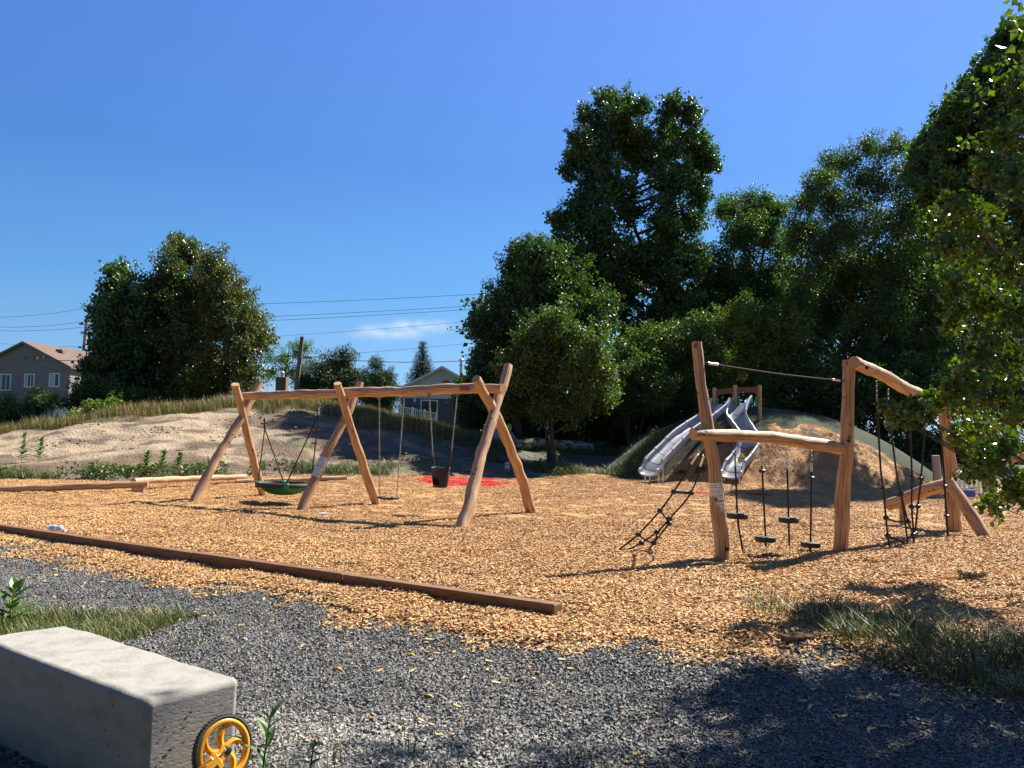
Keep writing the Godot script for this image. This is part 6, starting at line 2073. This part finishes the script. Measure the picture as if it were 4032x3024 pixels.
# ------------------------------------------------------------------ trees and undergrowth
func vegetation() -> void:
	var g1 := Color(0.055, 0.098, 0.026)
	var g2 := Color(0.078, 0.13, 0.032)
	var g3 := Color(0.042, 0.078, 0.024)
	var yel := Color(0.11, 0.14, 0.030)
	var brn := Color(0.10, 0.075, 0.028)
	var pop := [sprig(18, 0.36, 0.165, 0.15, [g1, g2, g3, g1], M.leaf_glossy), sprig(17, 0.32, 0.17, 0.155, [g1, g3, g2], M.leaf_glossy)]
	var map := [sprig(22, 0.40, 0.14, 0.12, [g1, g2, g3], M.leaf), sprig(22, 0.42, 0.14, 0.12, [g1, g2, g2], M.leaf)]
	var bri := [sprig(20, 0.38, 0.105, 0.085, [g1, g2, g3], M.leaf), sprig(20, 0.36, 0.105, 0.085, [g2, g3, g1], M.leaf)]
	var dryb := [sprig(15, 0.36, 0.13, 0.11, [g1, g2, brn, yel, brn], M.leaf_glossy), sprig(14, 0.34, 0.13, 0.11, [g1, brn, g2], M.leaf_glossy)]
	var big := [sprig(12, 0.65, 0.34, 0.28, [g1, g3, g2], M.leaf)]
	var shr := [sprig(20, 0.36, 0.12, 0.09, [g1, g2, g2], M.leaf), sprig(20, 0.34, 0.12, 0.09, [g1, g2, yel], M.leaf)]
	var sml := [sprig(13, 0.24, 0.12, 0.07, [g1, g2, g2], M.leaf), sprig(13, 0.22, 0.13, 0.07, [g1, g2, yel], M.leaf)]
	var grp := "trees along the far side"
	tree("poplar_tree", "poplar with thick leaf clusters standing beside the taupe house", "tree", "", LOBES.poplar_a, {"sprigs": pop, "density": 105.0, "r": 0.16, "size": 1.0, "tint": Color(1.05, 1.1, 1.1)})
	tree("aspen_tree", "dense dark aspen with the tallest tip on the grassy hill", "tree", "", LOBES.aspen_b, {"sprigs": dryb, "density": 130.0, "r": 0.15, "stems": 3, "bark": M.birchbark, "tint": Color(1.0, 1.05, 1.0)})
	tree("birch_tree", "thin browning birch on the hill with pale stems", "tree", "", LOBES.birch_c, {"sprigs": dryb, "density": 100.0, "r": 0.10, "stems": 4, "bark": M.birchbark, "tint": Color(1.2, 1.08, 1.0)})
	tree("dark_bush", "dark green bush beneath the poplar by the house", "bush", "", LOBES.bush_d, {"shoots": 2, "sprigs": shr, "density": 150.0, "r": 0.06, "stems": 3, "tint": Color(1.0, 1.0, 0.95)})
	tree("willow_bush", "grey green bush in front of the house's first window", "bush", "", LOBES.bush_e, {"sprigs": sml, "density": 260.0, "r": 0.03, "stems": 3, "tint": Color(1.2, 1.2, 1.3)})
	tree("willow_bush", "pointed silvery bush beneath the house's middle window", "bush", "", LOBES.bush_f, {"sprigs": sml, "density": 300.0, "r": 0.03, "stems": 3, "tint": Color(1.4, 1.4, 1.5)})
	tree("yellow_bush", "low yellow green bush in front of the shed", "bush", "", LOBES.bush_g, {"sprigs": sml, "density": 420.0, "r": 0.02, "stems": 3, "tint": Color(2.3, 2.0, 1.0)})
	tree("acacia_tree", "loose pale green tree behind the leaning utility pole", "tree", "", LOBES.light_tree, {"sprigs": bri, "density": 75.0, "r": 0.16, "tint": Color(1.9, 1.8, 1.1)})
	tree("cedar_tree", "dark cedar clump beside the leaning utility pole", "tree", "", LOBES.cedar_a, {"sprigs": [sprig(22, 0.34, 0.16, 0.05, [g3, g1], M.needle)], "density": 150.0, "r": 0.15, "tint": Color(0.85, 0.95, 0.85)})
	tree("pine_tree", "young bright green pine between cedar clump and blue house", "tree", "", LOBES.pine, {"sprigs": [sprig(26, 0.30, 0.26, 0.025, [g1, g2], M.needle)], "density": 190.0, "r": 0.10, "tint": Color(1.0, 1.15, 0.9)})
	spruce("pointed dark spruce standing alone against the sky", Vector3(-7.9, 2.0, -72.0), 8.2, 2.5, sprig(24, 0.26, 0.20, 0.03, [g3, Color(0.035, 0.06, 0.035)], M.needle), Color(0.8, 0.95, 1.0))
	tree("maple_tree", "dark broad maple at the wood's edge beside the blue house", "tree", grp, LOBES.maple_l, {"sprigs": map, "density": 120.0, "r": 0.22, "tint": Color(0.95, 1.0, 1.0)})
	tree("maple_tree", "young maple behind the fallen pale log", "tree", grp, LOBES.maple_lit, {"sprigs": shr, "density": 150.0, "r": 0.10, "stems": 2, "tint": Color(1.05, 1.05, 1.0)})
	tree("poplar_tree", "tallest poplar rising above the wood with forked top", "tree", grp, LOBES.poplar_t, {"sprigs": pop, "density": 60.0, "r": 0.22, "size": 1.0, "base": Vector3(10.0, 0, -45.0), "tint": Color(0.95, 1.0, 1.0)})
	tree("poplar_tree", "yellow green poplar between tallest poplar and birches", "tree", grp, LOBES.poplar_m, {"sprigs": bri, "density": 105.0, "r": 0.22, "size": 1.15, "tint": Color(1.35, 1.3, 1.0)})
	tree("birch_tree", "wide dark birch with white stems behind the climbing frame", "tree", grp, LOBES.birch_r, {"sprigs": bri, "density": 95.0, "r": 0.075, "stems": 5, "bark": M.birchbark, "base": Vector3(19.0, 0, -41.0)})
	tree("maple_tree", "high maple leaning over the birches at the wood's end", "tree", grp, LOBES.maple_r, {"sprigs": [sprig(13, 0.22, 0.14, 0.11, [g1, g2, g3], M.leaf)], "density": 190.0, "size": 1.3, "r": 0.2, "base": Vector3(20.5, 0, -32.0), "tint": Color(1.1, 1.15, 1.15)})
	for q in [["a", "light green shrub beside the young maple", Color(1.05, 1.05, 1.0)], ["b", "dense shrub above the mound's grassy flank", Color(1.0, 1.0, 1.0)], ["c", "yellow green shrub behind the brown slide gate", Color(1.4, 1.3, 0.9)]]:
		tree("shrub", q[1], "shrub", "shrubs under the trees", LOBES["shrub_" + q[0]], {"sprigs": shr, "density": 140.0, "r": 0.06, "stems": 3, "tint": q[2]})
	for q in [["shrub_d", "broad thicket behind the high sloping beam", 1.0], ["shrub_e", "hedge of undergrowth behind the fallen log", 1.0], ["shrub_f", "low thicket behind the turf mound", 1.0]]:
		tree("thicket", q[1], "thicket", "", LOBES[q[0]], {"sprigs": map, "density": 95.0, "r": 0.07, "stems": 4, "tint": Color(q[2], q[2], q[2])})
	tree("back_trees", "dense wood filling the gaps behind the tall poplar", "trees", "", LOBES.back_a, {"sprigs": big, "density": 22.0, "r": 0.2, "stems": 7}).set_meta("kind", "stuff")
	tree("back_trees", "dense wood filling the gaps behind the birches", "trees", "", LOBES.back_b, {"sprigs": big, "density": 30.0, "r": 0.2, "stems": 5}).set_meta("kind", "stuff")
	# unseen hedge added behind the viewer to keep sky off the block's near side
	var hedge := []
	for i in 11:
		for k in 5:
			hedge.append([-9.0 + i * 1.5 + rng.randf_range(-0.3, 0.3), 0.9 + k * 1.5, 2.6 + 0.35 * absf(i - 6.0) * -0.3 + rng.randf_range(-0.3, 0.3), 1.15])
	tree("hedge", "unseen tall hedge added behind the viewer to shade the block", "hedge", "", hedge, {"sprigs": map, "density": 85.0, "r": 0.06, "stems": 9, "shoots": 2})
	# the tree one stands beside: sprays hanging into view, its crown out of view above throwing the shade on the gravel
	var n1 := Color(0.115, 0.185, 0.028)
	var n2 := Color(0.085, 0.14, 0.025)
	var n3 := Color(0.16, 0.215, 0.032)
	var nl := [sprig(5, 0.10, 0.075, 0.058, [n1, n2, n3, n1, n2], M.leaf_near, true), sprig(5, 0.10, 0.07, 0.055, [n1, n3, n2, n2, n1, n1, n3, Color(0.20, 0.10, 0.02)], M.leaf_near, true), sprig(4, 0.09, 0.075, 0.06, [n2, n1], M.leaf_near, true)]
	var lobes: Array = LOBES.near.duplicate()
	for q in [[6.5, 4.2, -8.2, 0.95], [7.4, 3.4, -8.0, 0.95], [6.3, 5.6, -8.8, 1.0], [7.3, 5.2, -8.4, 1.1], [5.9, 8.4, -9.2, 0.95], [7.0, 7.3, -9.0, 1.1], [5.6, 8.9, -8.8, 0.9], [7.8, 6.6, -8.6, 1.1], [6.2, 8.2, -8.4, 1.0], [7.4, 8.0, -9.4, 1.1], [8.2, 4.6, -8.8, 1.0], [8.4, 5.8, -9.4, 1.1], [6.6, 7.6, -7.6, 1.0], [7.6, 7.2, -7.2, 1.1], [8.4, 7.6, -8.0, 1.1], [7.0, 9.0, -8.4, 1.0], [7.2, 5.6, -7.2, 1.0], [8.2, 5.8, -7.0, 1.1]]:
		lobes.append(q)
	var near_lobes := []
	var far_lobes := []
	for q in lobes:
		(near_lobes if q[3] < 0.7 else far_lobes).append(q)
	var t := tree("alder_tree", "near leafy tree with yellowing sprays hanging past the climbing frame", "tree", "", near_lobes, {"sprigs": nl, "density": 820.0, "r": 0.11, "limb": 0.15, "spine": [Vector3(9.9, 2.2, -9.5), Vector3(9.3, 4.6, -9.4), Vector3(8.6, 6.6, -9.2)], "base": Vector3(10.2, 0, -9.6), "tint": Color(1, 1, 1)})
	var up := tree("alder_crown", "", "", "", far_lobes, {"sprigs": [sprig(9, 0.22, 0.11, 0.09, [n1, n2], M.leaf_near)], "density": 80.0, "r": 0.14, "limb": 0.6, "spine": [Vector3(10.1, 3.0, -9.2), Vector3(9.0, 6.0, -8.8), Vector3(7.6, 8.4, -8.6)], "base": Vector3(10.2, 0, -9.6)})
	# the upper crown belongs to the same tree
	for c in up.get_children():
		up.remove_child(c)
		c.name = "upper_trunk" if c.name == "trunk" else "upper_crown"
		c.position += up.position - t.position
		t.add_child(c, true)
	remove_child(up)
	up.free()

func ground_cover() -> void:
	var dryc := [Color(0.24, 0.19, 0.075), Color(0.17, 0.145, 0.055), Color(0.12, 0.125, 0.04), Color(0.28, 0.22, 0.10)]
	var grn := [Color(0.07, 0.115, 0.025), Color(0.09, 0.135, 0.03), Color(0.05, 0.09, 0.02), Color(0.13, 0.15, 0.045)]
	var tall := [tuft(30, 0.22, 0.55, 0.006, dryc, 0.35), tuft(28, 0.22, 0.45, 0.006, dryc + grn, 0.4)]
	var mid := [tuft(18, 0.14, 0.18, 0.004, grn + [dryc[2]], 0.9), tuft(17, 0.15, 0.14, 0.004, grn + [dryc[2], dryc[1]], 1.2)]
	var tops := [[-30.0, -31.5], [-20.0, -33.4], [-14.0, -35.0], [-9.0, -35.6], [-6.0, -33.8], [-2.0, -35.0], [3.0, -36.0]]
	scatter_ground("dry_grass", "tall dry grass along the hill's crest", "grass", tall, strew(-30, 2, -45, -31, 9000, func(x, z): return ss(0.0, 0.7, spread(tops, x) - z + 1.6 * nz.get_noise_2d(x * 9.0, z * 9.0)) * ss(3.0, -2.0, x)), 0.7, 1.25, Color(1.1, 1.05, 1.0))
	scatter_ground("weeds", "green weeds and grass along the far edge of the chips", "weeds", mid, strew(-22, -4, -29, -23.5, 9000, func(x, z): return ss(0.1, 0.8, -chips_in(x, z)) * ss(2.6, 0.8, -chips_in(x, z)) * ss(-0.05, 0.25, nz.get_noise_2d(x * 5.0, z * 5.0) + 0.25 - 0.02 * (x + 14.0)) ), 1.0, 2.0, Color(1.0, 1.05, 0.9))
	scatter_ground("forest_grass", "rough grass under the trees round the gravel lane", "grass", mid, strew(-6, 6, -41, -30.5, 5200, func(x, z): return (1.0 if gravel_in(x, z) < -0.1 and chips_in(x, z) < -0.2 else 0.0) * ss(-0.2, 0.3, nz.get_noise_2d(x * 6.0, z * 6.0) + 0.16 * (x + 1.0))), 1.0, 2.2)
	scatter_ground("lane_grass", "grass clump between chips and gravel lane", "grass", mid, strew(0.6, 2.9, -32.3, -31.2, 260, func(x, z): return 1.0 - absf(x - 1.7) / 1.3), 1.5, 2.3)
	var rough := [tuft(13, 0.16, 0.31, 0.0032, grn + [dryc[0]], 1.2), tuft(12, 0.17, 0.17, 0.0032, grn + [dryc[1]], 1.5)]
	scatter_ground("edge_grass", "rough grass overgrowing chips beside the gravel", "grass", rough, strew(2.2, 8.5, -9.2, -4.0, 6500, func(x, z):
		var rx: float = (x - 2.5) * 0.905 - (z + 6.6) * 0.426
		return ss(-0.18, 0.05, rx + 0.25 * nz.get_noise_2d(x * 14.0, z * 14.0)) * ss(-7.6, -6.7, z - 0.42 * (x - 2.5) + 0.9 * nz.get_noise_2d(x * 8.0, z * 8.0)) * ss(-0.35, 0.25, nz.get_noise_2d(x * 20.0, z * 20.0) + 0.2)), 0.6, 1.35)
	scatter_ground("block_grass", "grass and low weeds behind the concrete block", "grass", mid, strew(-6.5, -2.4, -7.6, -4.4, 2600, func(x, z): return 1.0 if gravel_in(x, z) < 0.0 else 0.02), 0.4, 0.9, Color(1.1, 1.1, 0.95))
	scatter_ground("stray_grass", "sparse seedlings at the gravel's near edge", "grass", [tuft(7, 0.06, 0.14, 0.003, grn, 0.7)], strew(-1.1, 1.2, -4.5, -3.3, 26, func(_x, _z): return 1.0), 0.6, 1.2)
	var jt := thing("grass_tuft", "small grass tuft at a joint of the timber edging", "grass", Vector3(-1.78, gh(-1.78, -8.78), -8.78))
	part_mesh(jt, "blades", mid[0]).position = Vector3.ZERO
	var clod := Geo.new()
	clod.col = Color(1, 1, 1)
	for i in 5:
		var o := Vector3(rng.randf_range(-0.3, 0.3), 0.01, rng.randf_range(-0.2, 0.2))
		var s := rng.randf_range(0.015, 0.06)
		clod.tube(PackedVector3Array([o - Vector3(s, 0, 0), o - Vector3(s * 0.5, -s * 0.2, 0), o + Vector3(s * 0.4, s * 0.25, 0), o + Vector3(s, 0, s * 0.3)]), PackedFloat32Array([s * 0.25, s * 0.7, s * 0.65, s * 0.2]), 6, nz, 1.6)
	scatter_ground("soil_clods", "brown clods of turned soil over the sand slope", "soil", [clod.to_mesh(M.stone)], strew(-24, 0, -36.5, -25.5, 650, func(x, z): return ss(-0.1, 0.3, nz.get_noise_2d(x * 9.0 + 40.0, z * 9.0) + 0.05 * (x + 11.0)) * (1.0 if chips_in(x, z) < -0.5 else 0.0)), 0.7, 2.2, Color(0.14, 0.10, 0.062), 0.02)
	scatter_ground("leafy_weeds", "leafy green weeds in a strip between logs and sand slope", "weeds", [sprig(20, 0.26, 0.15, 0.07, grn, M.grass), sprig(20, 0.22, 0.13, 0.06, grn, M.grass)], strew(-22, -6.5, -27.6, -24, 2600, func(x, z): return ss(0.2, 0.7, -chips_in(x, z)) * ss(2.2, 1.0, -chips_in(x, z)) * ss(-7.0, -13.0, x) * ss(-0.1, 0.2, nz.get_noise_2d(x * 7.0, z * 7.0) + 0.05)), 0.6, 1.3, Color(0.95, 1.0, 0.9), -0.1)
	# weeds with leaves of their own
	var wc := [Color(0.075, 0.16, 0.025), Color(0.10, 0.20, 0.03), Color(0.06, 0.135, 0.025)]
	weed("milkweed", "broad leaved weed growing behind the concrete block", Vector3(-4.22, gh(-4.2, -7.1), -7.1), 0.30, 7, 0.27, 0.13, wc, Vector3(0.03, 0, 0), 0.5)
	weed("goldenrod", "upright narrow leaved weed beside the measuring wheel", Vector3(-0.99, 0.0, -3.42), 0.50, 12, 0.155, 0.042, wc, Vector3(0.035, 0, 0), 0.35)
	weed("seedling", "small round leaved seedling next to the narrow leaved weed", Vector3(-0.80, 0.0, -3.40), 0.40, 6, 0.085, 0.055, wc, Vector3(0.03, 0, 0), 0.1)
	weed("grass_weed", "single sunlit leaf spray before the block's shaded side", Vector3(-1.78, 0.0, -2.86), 0.66, 3, 0.16, 0.03, [Color(0.14, 0.19, 0.04)], Vector3(0.02, 0, 0), 1.2)
	for q in [[-15.9, -26.9, 0.9], [-15.5, -27.2, 0.75], [-11.6, -26.3, 0.5], [-11.0, -26.1, 0.6], [-10.6, -26.4, 0.45]]:
		weed("field_weed", "leafy weed standing above the grass before the sand slope", Vector3(q[0], gh(q[0], q[1]), q[1]), q[2], 14, 0.30, 0.14, wc, Vector3(0.05, 0, 0), 0.5, "leafy weeds by the sand")
	# yellow flowers
	var fb := Vector3(0.55, 0.0, -3.58)
	var fl := thing("yellow_flower", "small weed with yellow flower heads at the gravel's near edge", "flower", fb)
	var st := Geo.new()
	st.col = Color(0.07, 0.12, 0.03)
	var tops2 := [Vector3(0.0, 0.335, 0), Vector3(-0.035, 0.305, 0.01), Vector3(0.03, 0.30, 0.0), Vector3(0.015, 0.335, -0.02), Vector3(0.034, 0.275, 0.01)]
	for q in tops2:
		rope_tube(st, PackedVector3Array([fb, fb + Vector3(q.x * 0.1, 0.18, 0), fb + q]), 0.0022)
	part(fl, "stem", st, M.grass)
	for q in tops2:
		var pg := Geo.new()
		for k in 12:
			var a := TAU * k / 12.0
			var d := Vector3(cos(a), 0.35, sin(a)).normalized()
			leaf(pg, fb + q, d, Vector3(-cos(a) * 0.35, 1, -sin(a) * 0.35).normalized(), 0.013, 0.006, 0.1)
		knob(pg, fb + q, 0.005)
		part(fl, "flower_head", pg, M.yellow)
	# fallen leaves and loose big chips on the gravel
	var lc := [Color(0.62, 0.50, 0.05), Color(0.60, 0.30, 0.10), Color(0.55, 0.34, 0.14)]
	var ll := ["yellow fallen leaf lying on the grey gravel", "orange fallen leaf lying on the grey gravel", "tan scrap of bark lying on the grey gravel"]
	var lp := [Vector3(-0.75, 0, -6.34), Vector3(-1.22, 0, -5.95), Vector3(-0.52, 0, -5.35)]
	for i in 3:
		var g := Geo.new()
		g.col = lc[i]
		var p: Vector3 = lp[i]
		p.y = gravel_y(p.x, p.z) + 0.02
		big_leaf(g, p, Vector3(0.9, 0.1, 0.4).normalized(), Vector3(0.1, 0.95, -0.3).normalized(), 0.075, 0.05)
		solid("fallen_leaf", g, M.grass, ll[i], "leaf", "litter on the gravel")
	# chips and stones
	var cl := [chip_clump(52, 0.16), chip_clump(52, 0.16), chip_clump(46, 0.17), chip_clump(56, 0.16)]
	var cp := strew(-10, 9.5, -15.5, -5.0, 16000, func(x, z): return ss(-0.35, 0.15, chips_in(x, z)), chips_y)
	cp.append_array(strew(-17, 16, -33, -15.5, 13000, func(x, z): return ss(-0.3, 0.1, chips_in(x, z)), chips_y))
	for i in cp.size():
		cp[i].y = maxf(cp[i].y, gravel_y(cp[i].x, cp[i].z) + 0.004 if cp[i].z > -16.0 else -1.0)
	lay("wood_chips", "loose golden wood chips covering the play area", "wood chips", cl, cp, chips_colour, 0.8, 1.25)
	var few := [chip_clump(7, 0.14), chip_clump(5, 0.14)]
	var sp := strew(-9.5, 3.5, -13.5, -4.6, 2600, func(x, z): return ss(-2.2, -0.2, chips_in(x, z)) * ss(0.0, -0.2, chips_in(x, z)) * 0.8, gravel_y)
	lay("strayed_chips", "stray wood chips scattered over the gravel's edge", "wood chips", few, sp, func(_x, _z): return Color(1, 1, 1), 0.8, 1.2)
	var sc := [stone_clump(80, 0.13), stone_clump(80, 0.13), stone_clump(74, 0.13), stone_clump(50, 0.13, 1.35)]
	var gp := strew(-13, 5.5, -15, -3.0, 24000, func(x, z): return (1.0 if gravel_in(x, z) > 0.0 and chips_in(x, z) < 0.35 else 0.0) * ss(-16.0, -8.0, z) * 0.8 + (0.15 if gravel_in(x, z) > 0.0 and chips_in(x, z) < 0.2 else 0.0), gravel_y)
	lay("gravel", "crushed blue grey stone covering the path", "gravel", sc, gp, gravel_colour, 0.75, 1.2)
